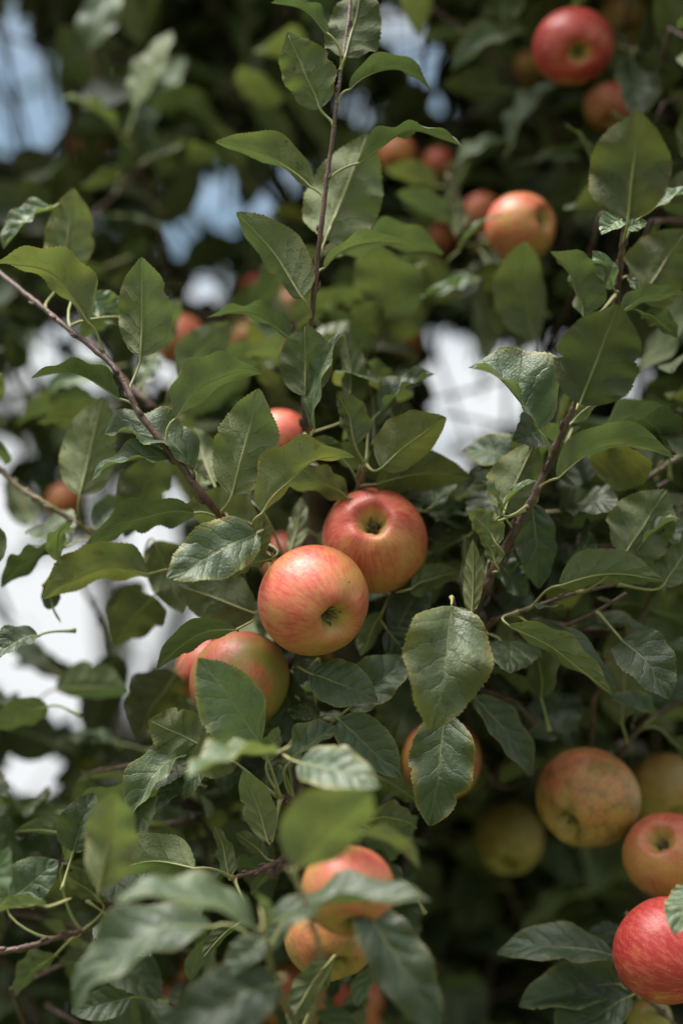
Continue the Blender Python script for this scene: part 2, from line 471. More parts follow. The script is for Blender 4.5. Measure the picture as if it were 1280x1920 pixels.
# ------------------------------------------------------------------ ground
gv = []; gf = []
N = 40; S = 1500.0
xs = np.sign(np.linspace(-1, 1, N + 1)) * np.abs(np.linspace(-1, 1, N + 1)) ** 3 * S
for yv in xs:
    for xv in xs:
        gv.append((xv, yv, 0.03 * math.sin(xv * 0.9) * math.cos(yv * 1.1)))
for i in range(N):
    for j in range(N):
        a = i * (N + 1) + j; gf.append((a, a + 1, a + N + 2, a + N + 1))
ground = link(bpy.data.objects.new('ground', make_mesh('ground', gv, gf, [M_GRASS])))
ground['kind'] = 'structure'; ground['label'] = 'grassy orchard ground under the apple trees'

# ------------------------------------------------------------------ the two trees: trunks and limbs
TRUNK = P(1010, 1700, 2.0); TRUNK[2] = 0
tree = empty('apple_tree', TRUNK)
tree['label'] = 'apple tree in front, with sharp purplish shoots, green leaves and ripe fruit'
tree['category'] = 'tree'
BTRUNK = np.array([-0.75, 4.3, 0.0])
back_tree = empty('apple_tree', BTRUNK)
back_tree['label'] = 'blurred apple tree standing behind the one with the sharp shoots'
back_tree['category'] = 'tree'
tree['group'] = back_tree['group'] = 'apple trees of the orchard'

def branch(name, parent, origin, pts, r0, r1, mat, n=24, k=10, knots=0.0, seed=1):
    path = catmull(pts, n)
    rad = np.linspace(r0, r1, n)
    rr = np.random.RandomState(seed)
    if knots:
        for _ in range(max(2, n // 5)):
            i = rr.randint(1, n - 1); rad[i] *= 1 + knots
    v, f = tube(path, rad, k)
    o = bpy.data.objects.new(name, make_mesh(name, v - origin, f, [mat]))
    link(o, parent)
    return o, path

cluster = P(640, 1180, 1.06)
branch('trunk', tree, TRUNK, [TRUNK + (0, 0, -0.05), TRUNK + (0.03, 0, 0.5), TRUNK + (-0.02, 0.02, 1.0), P(1030, 1560, 2.02), P(990, 1200, 2.2), P(1010, 800, 2.4)], 0.085, 0.03, M_BARK, 30, 14, 0.06, 3)
branch('limb', tree, TRUNK, [TRUNK + (-0.01, 0.01, 1.15), P(950, 1650, 1.72), P(830, 1480, 1.35), P(720, 1320, 1.12), cluster, P(600, 1000, 1.04), P(585, 880, 0.985)], 0.030, 0.006, M_BARK, 30, 10, 0.1, 4)
branch('limb', tree, TRUNK, [P(950, 1650, 1.72), P(940, 1420, 1.40), P(915, 1260, 1.12), P(895, 1150, 0.96)], 0.018, 0.005, M_BARK, 20, 9, 0.1, 5)
branch('limb', tree, TRUNK, [P(720, 1320, 1.12), P(620, 1500, 1.05), P(560, 1590, 0.95), P(505, 1640, 0.92)], 0.012, 0.0035, M_TWIG, 18, 9, 0.12, 6)
branch('limb', tree, TRUNK, [P(1030, 1560, 2.02), P(1130, 1500, 1.6), P(1190, 1420, 1.2), P(1165, 1400, 1.06)], 0.02, 0.005, M_BARK, 18, 9, 0.1, 7)
branch('limb', tree, TRUNK, [P(990, 1200, 2.2), P(1100, 900, 1.7), P(1150, 700, 1.25), P(1152, 600, 1.0)], 0.02, 0.004, M_BARK, 18, 9, 0.1, 8)
branch('trunk', back_tree, BTRUNK, [BTRUNK + (0, 0, -0.05), BTRUNK + (0.05, 0, 0.7), BTRUNK + (0, 0.05, 1.4), BTRUNK + (0.1, 0, 2.2), BTRUNK + (0.0, -0.1, 3.4), BTRUNK + (0.1, 0, 4.6)], 0.11, 0.02, M_BARK, 30, 12, 0.06, 9)
for i, (a, b, c) in enumerate([((-0.3, -0.5, 2.4), (-0.7, -0.9, 3.0), (-1.0, -1.2, 3.6)), ((0.6, -0.3, 2.3), (1.2, -0.5, 2.9), (1.8, -0.6, 3.6)),
                               ((0.3, -0.6, 2.7), (0.6, -1.1, 3.4), (0.7, -1.3, 4.2)), ((-0.6, 0.2, 2.4), (-1.3, 0.2, 2.9), (-1.9, 0.1, 3.4))]):
    branch('limb', back_tree, BTRUNK, [BTRUNK + (0.06, 0, 1.7 + 0.15 * i), BTRUNK + a, BTRUNK + b, BTRUNK + c], 0.045, 0.01, M_BARK, 20, 9, 0.08, 10 + i)

# ------------------------------------------------------------------ shoots of the near tree (photo pixel, depth offset)
SHOOT = {
 # name: ([(x, y, dz)...], radius at foot px, radius at end px, material)
 'mid':   ([(572, 860, .06), (571, 790, .05), (573, 700, .03), (582, 610, .015), (600, 440, 0), (619, 290, 0), (634, 165, 0), (650, 60, .01), (662, -30, .02)], 8.0, 3.4, 'T'),
 'left':  ([(480, 1040, .06), (400, 952, .0), (335, 868, -.01), (262, 775, -.01), (213, 688, 0), (120, 610, .02), (35, 540, .04), (-40, 480, .07)], 9.0, 5, 'T'),
 'left2': ([(400, 860, .16), (305, 776, .12), (250, 730, .12), (170, 640, .14)], 6, 4, 'T'),
 'left3': ([(330, 1130, .12), (250, 1050, .09), (172, 1000, .07), (82, 942, .06), (35, 912, .07), (-30, 850, .08)], 6.5, 5.5, 'G'),
 'right': ([(880, 1175, .05), (905, 1110, .03), (945, 1030, .015), (992, 945, 0), (1030, 862, 0), (1070, 775, -.01), (1090, 730, -.02)], 12, 5.5, 'T'),
 'right2':([(900, 1190, .05), (930, 1163, .03), (1010, 1135, .02), (1070, 1115, .02), (1150, 1097, .03), (1235, 1085, .05)], 6, 3, 'T'),
 'upright':([(1140, 660, .09), (1152, 590, .06), (1160, 520, .04), (1168, 440, .02), (1172, 395, .0)], 8, 5, 'T'),
 'far_r': ([(1130, 960, .14), (1200, 908, .10), (1245, 875, .08), (1300, 838, .08)], 6, 6, 'G'),
 'spur':  ([(575, 1640, .07), (562, 1560, .04), (560, 1470, .03), (552, 1420, .03)], 10, 7, 'T'),
 'spur2': ([(562, 1520, .035), (545, 1500, .02), (526, 1496, .0)], 6, 8, 'T'),
 'low':   ([(600, 1560, .08), (545, 1603, .03), (490, 1630, .01), (440, 1646, .0)], 7, 5, 'T'),
 'lowleft':([(160, 1745, .05), (110, 1758, .03), (40, 1778, .02), (-30, 1790, .02)], 6, 7, 'T'),
 'centre':([(640, 1050, .12), (660, 960, .07), (676, 905, .04), (686, 872, .03)], 9, 6, 'G'),
 'crown': ([(560, 1060, .10), (520, 1040, .05), (488, 1015, .02), (478, 1000, .01)], 7, 5, 'T'),
 'inner': ([(800, 1330, .10), (840, 1200, .05), (850, 1140, .0), (846, 1120, -.02)], 7, 4, 'T'),
 'deep':  ([(640, 1400, .10), (620, 1360, .06), (590, 1350, .04), (560, 1360, .04)], 6, 5, 'T'),
 'right3':([(1120, 1470, .16), (1165, 1410, .10), (1195, 1370, .09), (1232, 1338, .09), (1290, 1310, .09)], 7, 4, 'T'),
 'front': ([(575, 1960, -.06), (520, 1850, -.12), (500, 1770, -.14), (492, 1700, -.145)], 8, 7, 'G'),
 'frontr':([(575, 1960, -.12), (600, 1800, -.16), (560, 1660, -.16), (540, 1630, -.16)], 6, 5, 'G'),
 'corner':([(1300, 1960, .10), (1220, 1880, .07), (1165, 1850, .06), (1150, 1800, .06)], 6, 4, 'T'),
 'topleft':([(345, 560, .50), (300, 430, .42), (265, 330, .40), (235, 240, .38), (190, 160, .36), (165, 60, .36)], 7, 5, 'T'),
 'topmid':([(470, 230, .52), (465, 150, .46), (460, 90, .44), (470, -20, .44)], 5, 4, 'G'),
 'topr':  ([(1080, 330, .35), (1010, 200, .30), (940, 120, .26), (870, 60, .26), (800, 10, .26)], 7, 4, 'T'),
 'midr':  ([(930, 640, .34), (900, 520, .26), (890, 440, .22), (840, 330, .22)], 6, 4, 'T'),
 'lowsky':([(300, 1560, .45), (215, 1420, .38), (205, 1300, .34), (190, 1180, .32), (150, 1090, .32)], 7, 4, 'T'),
}
shoot_obj, shoot_path = {}, {}
for i, (k, (pts, r0, r1, mt)) in enumerate(SHOOT.items()):
    pp = [P(x, y, D0 + dz) for x, y, dz in pts]
    n = 10 * len(pp)
    path = catmull(pp, n)
    dep = (path - CAM_LOC) @ FWD
    rad = np.linspace(r0, r1, n) * PX * dep * .86
    rs = np.random.RandomState(40 + i)
    step = rs.randint(5, 8)
    for q in range(3, n - 2, step): rad[q] *= 1.16; rad[q + 1] *= 1.08
    path = path + rs.normal(0, 0.0002, path.shape)
    v, f = tube(path, rad, 9)
    for q in range(3, n - 2, step):                              # a bud above every leaf scar
        tn = unit(path[q + 1] - path[q - 1]); sd = unit(np.cross(tn, rs.normal(0, 1, 3)))
        b0 = path[q] + sd * rad[q] * .7; ln = rad[q] * rs.uniform(1.8, 2.8)
        bp = np.array([b0, b0 + (tn * .7 + sd * .35) * ln * .4, b0 + (tn * .9 + sd * .35) * ln * .8, b0 + (tn + sd * .25) * ln * 1.15])
        bv, bf = tube(bp, rad[q] * np.array([.55, .62, .42, .08]), 6)
        f = np.vstack([f, bf + len(v)]); v = np.vstack([v, bv])
    o = bpy.data.objects.new('shoot', make_mesh('shoot', v - TRUNK, f, [M_TWIG if mt == 'T' else M_GREEN]))
    link(o, tree)
    shoot_obj[k] = o; shoot_path[k] = path

# ------------------------------------------------------------------ every leaf that can be told apart in the photograph
# (shoot, base x, y, tip x, y, width/length, turn of upper face from lens, fold, arch, depth of base, of tip, yellowness, brightness with the leaf's sheen or shade painted in, wear, extras)
LEAVES = [
 # upright shoot in the middle
 ('mid', 647, 106, 682, -38, .62, 170, 10, .05, .00, .02, .05, .55, .1, {}),
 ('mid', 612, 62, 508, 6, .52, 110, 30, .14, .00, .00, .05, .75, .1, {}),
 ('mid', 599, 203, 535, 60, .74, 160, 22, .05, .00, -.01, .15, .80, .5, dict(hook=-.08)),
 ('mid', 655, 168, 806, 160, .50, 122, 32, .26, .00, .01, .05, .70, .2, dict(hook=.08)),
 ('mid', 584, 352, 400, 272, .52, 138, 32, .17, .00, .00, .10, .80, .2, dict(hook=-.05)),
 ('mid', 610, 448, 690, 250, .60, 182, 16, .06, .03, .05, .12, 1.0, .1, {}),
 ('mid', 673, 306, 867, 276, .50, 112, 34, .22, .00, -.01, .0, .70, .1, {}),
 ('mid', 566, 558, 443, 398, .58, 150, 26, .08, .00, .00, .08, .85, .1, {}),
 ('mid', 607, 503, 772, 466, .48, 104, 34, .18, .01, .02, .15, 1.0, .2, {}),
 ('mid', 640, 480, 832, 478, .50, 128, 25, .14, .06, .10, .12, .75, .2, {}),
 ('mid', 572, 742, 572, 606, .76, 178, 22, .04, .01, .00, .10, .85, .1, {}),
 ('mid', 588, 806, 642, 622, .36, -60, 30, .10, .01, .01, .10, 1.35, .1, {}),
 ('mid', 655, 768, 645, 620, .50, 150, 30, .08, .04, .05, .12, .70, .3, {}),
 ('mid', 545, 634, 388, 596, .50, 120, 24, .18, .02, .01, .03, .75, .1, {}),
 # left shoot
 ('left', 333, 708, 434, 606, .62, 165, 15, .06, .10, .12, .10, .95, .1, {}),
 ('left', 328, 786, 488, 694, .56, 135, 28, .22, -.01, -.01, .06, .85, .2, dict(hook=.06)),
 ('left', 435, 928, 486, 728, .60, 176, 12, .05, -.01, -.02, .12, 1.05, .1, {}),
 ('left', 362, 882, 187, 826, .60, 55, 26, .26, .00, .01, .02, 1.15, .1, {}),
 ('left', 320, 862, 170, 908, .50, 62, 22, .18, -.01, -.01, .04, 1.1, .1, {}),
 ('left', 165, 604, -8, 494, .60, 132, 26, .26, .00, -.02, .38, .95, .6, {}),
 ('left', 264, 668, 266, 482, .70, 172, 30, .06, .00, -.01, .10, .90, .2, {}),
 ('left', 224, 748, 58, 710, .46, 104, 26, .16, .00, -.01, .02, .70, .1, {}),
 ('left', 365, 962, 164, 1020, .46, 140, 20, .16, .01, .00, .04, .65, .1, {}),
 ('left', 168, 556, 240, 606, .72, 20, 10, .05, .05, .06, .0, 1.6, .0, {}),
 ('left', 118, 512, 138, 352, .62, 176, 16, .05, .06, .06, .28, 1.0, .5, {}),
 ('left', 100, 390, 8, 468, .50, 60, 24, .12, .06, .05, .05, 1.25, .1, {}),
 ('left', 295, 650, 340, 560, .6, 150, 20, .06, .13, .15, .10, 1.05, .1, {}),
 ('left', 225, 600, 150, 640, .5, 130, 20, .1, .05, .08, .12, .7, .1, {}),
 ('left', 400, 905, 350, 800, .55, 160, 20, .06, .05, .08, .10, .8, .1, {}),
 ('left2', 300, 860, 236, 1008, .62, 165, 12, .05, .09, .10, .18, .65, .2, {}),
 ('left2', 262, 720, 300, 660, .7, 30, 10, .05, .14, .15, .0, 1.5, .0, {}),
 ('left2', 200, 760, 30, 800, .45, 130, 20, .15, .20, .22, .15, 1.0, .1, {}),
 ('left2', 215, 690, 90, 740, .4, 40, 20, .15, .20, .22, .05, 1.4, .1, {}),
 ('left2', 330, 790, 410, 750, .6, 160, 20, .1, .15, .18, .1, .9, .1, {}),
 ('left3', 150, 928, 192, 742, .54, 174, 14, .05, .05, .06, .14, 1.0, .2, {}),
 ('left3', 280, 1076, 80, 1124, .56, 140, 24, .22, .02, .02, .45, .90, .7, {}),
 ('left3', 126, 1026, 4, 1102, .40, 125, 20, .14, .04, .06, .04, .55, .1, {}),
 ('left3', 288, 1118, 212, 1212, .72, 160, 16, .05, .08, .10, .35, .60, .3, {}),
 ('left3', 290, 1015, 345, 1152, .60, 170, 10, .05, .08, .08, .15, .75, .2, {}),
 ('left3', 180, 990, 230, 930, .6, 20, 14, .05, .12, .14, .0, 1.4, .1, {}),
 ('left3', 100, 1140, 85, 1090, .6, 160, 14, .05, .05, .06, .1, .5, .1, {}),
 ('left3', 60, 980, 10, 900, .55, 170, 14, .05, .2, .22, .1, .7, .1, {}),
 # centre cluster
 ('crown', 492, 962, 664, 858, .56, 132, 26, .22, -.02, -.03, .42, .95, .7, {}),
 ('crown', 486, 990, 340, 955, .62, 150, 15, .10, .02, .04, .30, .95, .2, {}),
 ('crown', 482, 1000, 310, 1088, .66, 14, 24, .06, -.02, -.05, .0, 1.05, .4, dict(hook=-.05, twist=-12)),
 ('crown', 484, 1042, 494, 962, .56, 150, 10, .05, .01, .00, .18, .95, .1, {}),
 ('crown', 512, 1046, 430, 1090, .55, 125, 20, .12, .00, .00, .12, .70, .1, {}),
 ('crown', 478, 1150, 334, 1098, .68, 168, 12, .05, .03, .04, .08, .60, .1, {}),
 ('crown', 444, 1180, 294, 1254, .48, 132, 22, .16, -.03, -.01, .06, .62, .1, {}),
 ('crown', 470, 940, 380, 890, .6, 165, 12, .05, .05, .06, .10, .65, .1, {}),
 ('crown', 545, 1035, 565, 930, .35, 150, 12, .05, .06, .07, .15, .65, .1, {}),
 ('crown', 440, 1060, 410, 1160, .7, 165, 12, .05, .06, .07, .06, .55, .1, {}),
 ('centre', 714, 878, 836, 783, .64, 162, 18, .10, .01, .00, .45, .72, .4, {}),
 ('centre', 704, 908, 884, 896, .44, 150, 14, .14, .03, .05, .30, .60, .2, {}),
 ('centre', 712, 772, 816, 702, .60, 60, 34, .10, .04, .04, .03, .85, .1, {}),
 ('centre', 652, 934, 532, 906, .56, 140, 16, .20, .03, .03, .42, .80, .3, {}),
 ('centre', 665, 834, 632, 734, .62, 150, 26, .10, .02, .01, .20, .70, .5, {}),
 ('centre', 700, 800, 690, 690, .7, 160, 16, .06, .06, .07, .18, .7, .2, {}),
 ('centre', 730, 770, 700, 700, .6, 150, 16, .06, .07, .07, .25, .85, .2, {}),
 ('centre', 800, 960, 880, 990, .55, 40, 20, .12, .07, .10, .05, .9, .1, {}),
 ('centre', 810, 950, 850, 905, .55, 30, 20, .12, .06, .08, .05, 1.0, .1, {}),
 ('centre', 870, 1010, 800, 1060, .5, 140, 20, .12, .07, .08, .10, .7, .1, {}),
 ('centre', 770, 1104, 866, 1074, .5, 150, 15, .12, .03, .05, .25, .85, .2, {}),
 ('centre', 640, 860, 590, 820, .6, 150, 15, .1, .04, .04, .2, .7, .2, {}),
 # spur under the apples
 ('spur2', 486, 1394, 372, 1234, .60, 24, 4, .05, -.02, -.05, .0, 1.55, .1, dict(wave=.07)),
 ('spur2', 382, 1400, 278, 1350, .84, 172, 10, .04, .00, .00, .30, .90, .3, {}),
 ('spur2', 364, 1440, 468, 1376, .72, 165, 14, .08, -.01, .00, .20, .95, .1, {}),
 ('spur2', 350, 1412, 244, 1532, .56, 40, 26, .16, .01, -.01, .16, 1.35, .3, {}),
 ('spur2', 376, 1436, 292, 1516, .50, 30, 20, .10, .02, .01, .03, 1.05, .1, {}),
 ('spur2', 390, 1430, 345, 1500, .4, 30, 20, .1, .0, .0, .05, 1.2, .1, {}),
 ('spur2', 516, 1412, 350, 1462, .44, 80, 22, .08, -.11, -.16, .22, 1.1, .4, {}),
 ('spur2', 500, 1428, 522, 1362, .58, 150, 16, .06, .00, .00, .12, 1.25, .1, {}),
 ('spur2', 502, 1578, 456, 1444, .46, 165, 14, .08, -.01, -.02, .14, 1.0, .1, {}),
 ('spur2', 530, 1430, 505, 1490, .5, 20, 14, .08, .02, .02, .05, 1.2, .1, {}),
 ('spur2', 545, 1428, 638, 1366, .66, 40, 24, .12, .01, .01, .10, 1.15, .1, {}),
 ('spur2', 520, 1440, 500, 1500, .45, 30, 24, .08, .02, .03, .10, 1.0, .1, {}),
 ('deep', 586, 1264, 708, 1312, .72, 14, 14, .05, .00, -.02, .02, 1.1, .1, {}),
 ('deep', 652, 1330, 770, 1234, .66, 20, 14, .05, .02, .03, .02, .95, .1, {}),
 ('deep', 636, 1350, 750, 1460, .62, 10, 18, .06, .01, -.01, .06, 1.15, .2, {}),
 ('deep', 590, 1240, 555, 1286, .8, 20, 14, .05, .04, .03, .03, .8, .1, {}),
 ('deep', 560, 1310, 600, 1345, .55, 60, 24, .1, .03, .03, .08, .9, .1, {}),
 ('deep', 545, 1330, 590, 1350, .6, 20, 14, .05, .03, .02, .08, .9, .1, {}),
 ('deep', 560, 1430, 712, 1478, .52, 30, 16, .08, -.10, -.13, .06, 1.0, .1, {}),
 ('deep', 714, 1460, 790, 1510, .5, 150, 16, .08, .04, .05, .25, .7, .1, {}),
 ('deep', 696, 1536, 782, 1556, .62, 140, 20, .22, .02, .01, .05, .95, .1, {}),
 ('deep', 700, 1560, 770, 1600, .5, 60, 20, .12, .04, .05, .05, .8, .1, {}),
 ('deep', 740, 1190, 800, 1080, .7, 15, 14, .05, .06, .07, .02, .8, .1, {}),
 ('deep', 725, 1180, 790, 1270, .7, 15, 14, .05, .05, .06, .02, .8, .1, {}),
 ('deep', 716, 1148, 676, 1232, .52, 150, 20, .06, .05, .05, .05, .85, .1, {}),
 ('frontr', 556, 1628, 696, 1486, .66, 150, 14, .08, -.17, -.20, .30, 1.0, .2, {}),
 ('frontr', 680, 1562, 786, 1630, .46, 120, 20, .12, -.15, -.15, .45, 1.05, .3, {}),
 ('inner', 846, 1136, 810, 1368, .66, 14, 20, .07, -.03, -.06, .62, .80, 1.0, dict(hook=.05, twist=16, wave=.16, curl=.3)),
 ('inner', 834, 1336, 806, 1550, .56, 6, 16, .05, .00, -.01, .10, 1.15, .3, dict(hook=.05)),
 ('inner', 888, 1306, 1000, 1456, .42, 30, 18, .08, .05, .05, .0, .90, .1, dict(hook=.05)),
 ('inner', 940, 1210, 925, 1266, .6, 30, 20, .08, .04, .04, .0, .9, .1, {}),
 ('inner', 980, 1380, 1090, 1310, .6, 20, 16, .08, .12, .14, .0, .8, .1, {}),
 ('inner', 1000, 1300, 1080, 1400, .55, 30, 16, .08, .14, .14, .0, .75, .1, {}),
 # right shoot
 ('right', 1008, 806, 878, 690, .98, 52, 34, .18, -.01, .00, .02, 1.35, .5, dict(wave=.12)),
 ('right', 1086, 758, 1160, 570, .78, 174, 10, .05, -.05, -.07, .22, .40, .1, {}),
 ('right', 1072, 792, 1182, 712, .48, 145, 20, .10, .01, .01, .10, .70, .1, {}),
 ('right', 1044, 897, 1264, 860, .50, 126, 32, .24, -.01, -.02, .06, .90, .1, {}),
 ('right', 945, 958, 1004, 826, .68, 168, 14, .06, .00, .02, .22, .95, .5, {}),
 ('right', 936, 968, 1008, 902, .40, 80, 24, .14, -.03, -.04, .12, 1.3, .1, {}),
 ('right', 935, 960, 900, 900, .40, 70, 24, .14, -.03, -.04, .12, 1.3, .1, {}),
 ('right', 932, 1022, 878, 956, .80, 150, 26, .10, -.01, -.01, .25, 1.0, .9, {}),
 ('right', 930, 1060, 890, 985, .55, 140, 22, .08, .00, .00, .10, 1.05, .6, {}),
 ('right', 884, 1148, 886, 1010, .30, 165, 16, .05, .00, .00, .50, .95, .3, {}),
 ('right', 872, 1130, 870, 1000, .30, 150, 20, .05, .03, .03, .20, .6, .1, {}),
 ('right', 996, 944, 1010, 1104, .54, 16, 14, .05, .03, .04, .0, .75, .1, {}),
 ('right', 985, 872, 868, 846, .72, 40, 22, .12, .06, .07, .03, 1.25, .2, {}),
 ('right', 1000, 830, 900, 880, .5, 150, 22, .12, .06, .06, .15, .8, .2, {}),
 ('right', 1048, 960, 1158, 952, .60, 165, 14, .08, .06, .08, .08, .70, .1, {}),
 ('right', 1060, 830, 1020, 900, .5, 165, 14, .08, .05, .06, .05, .6, .1, {}),
 ('right', 1130, 812, 1278, 798, .46, 128, 26, .20, .04, .06, .08, .75, .1, {}),
 ('right2', 1048, 1098, 1242, 1090, .50, 146, 24, .16, .00, .00, .05, .75, .1, {}),
 ('right2', 1170, 1042, 1250, 918, .76, 170, 12, .05, .01, .02, .06, .80, .1, {}),
 ('right2', 952, 1172, 1148, 1304, .34, 130, 24, .08, -.01, -.01, .25, .85, .8, dict(side=.03)),
 ('right2', 985, 1165, 1150, 1290, .42, 60, 18, .08, .02, .02, .02, .95, .1, {}),
 ('right2', 1244, 1096, 1300, 1015, .65, 165, 18, .08, .02, .03, .06, .75, .1, {}),
 ('right2', 1150, 1130, 1290, 1170, .5, 140, 18, .08, .1, .12, .1, .6, .1, {}),
 ('right2', 1240, 1000, 1300, 930, .65, 160, 18, .08, .05, .08, .06, .75, .1, {}),
 ('far_r', 1150, 950, 1050, 940, .6, 150, 18, .08, .10, .12, .08, .6, .1, {}),
 ('far_r', 1200, 900, 1240, 820, .6, 160, 18, .08, .12, .14, .15, .7, .1, {}),
 # upper right shoot
 ('upright', 1176, 412, 1196, 208, .80, 172, 10, .05, -.07, -.09, .32, .55, .8, {}),
 ('upright', 1092, 592, 1030, 472, .95, 130, 28, .14, .03, .02, .12, .75, .1, {}),
 ('upright', 1164, 412, 1126, 440, .8, 30, 20, .08, .01, .00, .0, 1.7, .0, {}),
 ('upright', 1172, 430, 1212, 416, .7, 30, 20, .08, .02, .02, .0, 1.7, .0, {}),
 ('upright', 1148, 540, 1110, 470, .6, 40, 20, .12, .03, .02, .0, 1.5, .0, {}),
 ('upright', 1155, 590, 1290, 552, .42, 135, 22, .16, .02, .02, .10, .80, .1, {}),
 ('upright', 1200, 562, 1290, 430, .72, 160, 14, .06, .04, .05, .30, .60, .4, {}),
 ('upright', 1176, 520, 1200, 560, .55, 40, 20, .1, .04, .04, .0, 1.5, .0, {}),
 ('upright', 1205, 588, 1268, 634, .62, 140, 22, .12, .03, .04, .08, .65, .1, {}),
 ('upright', 1210, 400, 1300, 362, .45, 60, 22, .12, .02, .03, .0, 1.4, .0, {}),
 # bottom left
 ('low', 366, 1628, 186, 1650, .62, 150, 20, .24, -.03, -.05, .12, 1.05, .1, {}),
 ('low', 155, 1592, 28, 1560, .40, 128, 24, .18, .03, .04, .08, .80, .1, {}),
 ('low', 260, 1530, 150, 1520, .4, 128, 24, .12, .06, .06, .08, .80, .1, {}),
 ('low', 430, 1648, 402, 1546, .42, 150, 20, .08, .00, .00, .15, .95, .1, {}),
 ('low', 500, 1610, 440, 1560, .45, 150, 20, .08, .02, .02, .12, .85, .1, {}),
 ('low', 520, 1625, 470, 1680, .5, 130, 20, .08, .03, .03, .12, .8, .1, {}),
 ('lowleft', 186, 1668, 216, 1486, .46, 165, 16, .06, -.12, -.14, .25, 1.0, .2, {}),
 ('lowleft', 20, 1690, 110, 1614, .76, 12, 14, .05, .03, .03, .0, 1.0, .1, dict(wave=.09)),
 ('lowleft', -30, 1690, 20, 1590, .62, 20, 14, .05, -.09, -.10, .0, 1.5, .0, {}),
 ('lowleft', 105, 1790, 30, 1870, .5, 140, 24, .12, .05, .06, .06, .85, .1, {}),
 ('lowleft', 90, 1700, -20, 1720, .4, 120, 24, .12, -.08, -.08, .2, 1.1, .1, {}),
 ('lowleft', 190, 1690, 120, 1640, .6, 150, 20, .08, .03, .02, .55, .7, .3, {}),
 ('lowleft', 130, 1620, 250, 1700, .5, 150, 20, .08, .05, .05, .3, .7, .3, {}),
 ('lowleft', 215, 1830, 110, 1800, .6, 150, 20, .08, .08, .08, .05, .7, .1, {}),
 ('front', 478, 1742, 214, 1690, 0.49, 62, 20, .14, -0.167, -0.186, .12, 1.05, .1, {}),
 ('front', 400, 1738, 138, 1904, 0.40, 42, 18, .28, -0.136, -0.149, .02, .80, .1, {}),
 ('front', 504, 1738, 806, 1690, 0.42, 60, 20, .10, -0.149, -0.161, .12, .80, .1, {}),
 ('front', 672, 1690, 826, 1940, 0.44, 20, 14, .06, -0.124, -0.136, .0, .62, .1, {}),
 ('front', 520, 1846, 318, 1935, 0.63, 25, 16, .10, -0.155, -0.167, .0, .62, .1, {}),
 ('front', 498, 1760, 420, 1828, 0.59, 20, 16, .10, -0.149, -0.155, .0, .85, .1, {}),
 ('front', 500, 1740, 476, 1672, 0.50, 120, 16, .10, -0.155, -0.161, .1, 1.7, .1, {}),
 ('front', 560, 1690, 486, 1800, 0.50, 30, 16, .08, -0.124, -0.124, .05, .8, .1, {}),
 ('front', 620, 1800, 540, 1925, 0.46, 150, 16, .08, -0.074, -0.087, .10, .7, .1, {}),
 ('front', 590, 1720, 690, 1745, 0.50, 140, 20, .12, -0.062, -0.074, .10, .7, .1, {}),
 ('front', 450, 1730, 380, 1800, 0.42, 140, 20, .12, -0.025, -0.031, .10, .7, .1, {}),
 ('right', 925, 1050, 985, 1120, .6, 30, 14, .06, .04, .05, .03, .9, .1, {}),
 # bottom right
 ('corner', 1148, 1792, 930, 1788, .42, 36, 20, .12, .04, .05, .0, .75, .1, {}),
 ('corner', 1152, 1846, 972, 1888, .50, 24, 18, .10, .05, .05, .06, .75, .1, {}),
 ('corner', 1182, 1868, 1030, 1965, .60, 24, 18, .08, .04, .04, .0, .75, .1, {}),
 ('corner', 1165, 1750, 1100, 1752, .62, 24, 18, .08, .08, .08, .0, .85, .1, {}),
 ('corner', 1310, 1660, 1262, 1752, .64, 24, 18, .08, -.06, -.08, .08, 1.15, .1, {}),
 ('right3', 1165, 1345, 1172, 1156, .56, 172, 22, .05, .08, .09, .50, .90, .4, {}),
 ('right3', 1165, 1360, 1122, 1290, .6, 160, 22, .05, .10, .10, .2, .9, .2, {}),
 ('right3', 1190, 1345, 1250, 1280, .62, 30, 18, .06, .10, .11, .0, 1.2, .1, {}),
 ('right3', 1226, 1330, 1300, 1260, .6, 30, 18, .06, .10, .11, .0, .8, .1, {}),
 ('right3', 1226, 1340, 1140, 1310, .45, 40, 26, .12, .08, .06, .0, 1.1, .1, {}),
 ('right3', 1250, 1380, 1300, 1450, .5, 140, 26, .12, .11, .11, .2, .7, .1, {}),
 # leaves on twigs farther back, out of focus
 ('topleft', 248, 270, 348, 108, .50, 40, 18, .06, .36, .38, .05, 1.5, .1, {}),
 ('topleft', 198, 172, 108, 52, .70, 150, 18, .06, .36, .36, .25, .55, .1, {}),
 ('topleft', 170, 90, 215, -20, .62, 30, 18, .06, .34, .36, .05, 1.3, .1, {}),
 ('topleft', 300, 330, 360, 240, .60, 150, 18, .06, .40, .42, .10, .9, .1, {}),
 ('topleft', 230, 240, 120, 250, .60, 150, 18, .06, .40, .42, .15, .7, .1, {}),
 ('topleft', 300, 420, 380, 330, .60, 150, 18, .06, .44, .44, .10, .9, .1, {}),
 ('topleft', 330, 372, 350, 280, .60, 150, 18, .06, .46, .46, .80, .9, .1, {}),
 ('topleft', 300, 430, 190, 420, .60, 40, 18, .06, .44, .44, .10, 1.1, .1, {}),
 ('topmid', 462, 110, 420, 20, .40, 40, 18, .06, .44, .44, .10, 1.2, .1, {}),
 ('topmid', 464, 150, 530, 60, .30, 40, 18, .06, .44, .44, .10, 1.1, .1, {}),
 ('topmid', 468, 200, 380, 130, .50, 150, 18, .06, .46, .46, .10, .8, .1, {}),
 ('topr', 852, 128, 985, 56, .46, 50, 20, .14, .24, .26, .08, 1.35, .1, {}),
 ('topr', 860, 60, 790, 78, .50, 150, 20, .14, .24, .26, .05, .7, .1, {}),
 ('topr', 960, 272, 1046, 158, .46, 60, 24, .14, .24, .26, .06, 1.2, .1, {}),
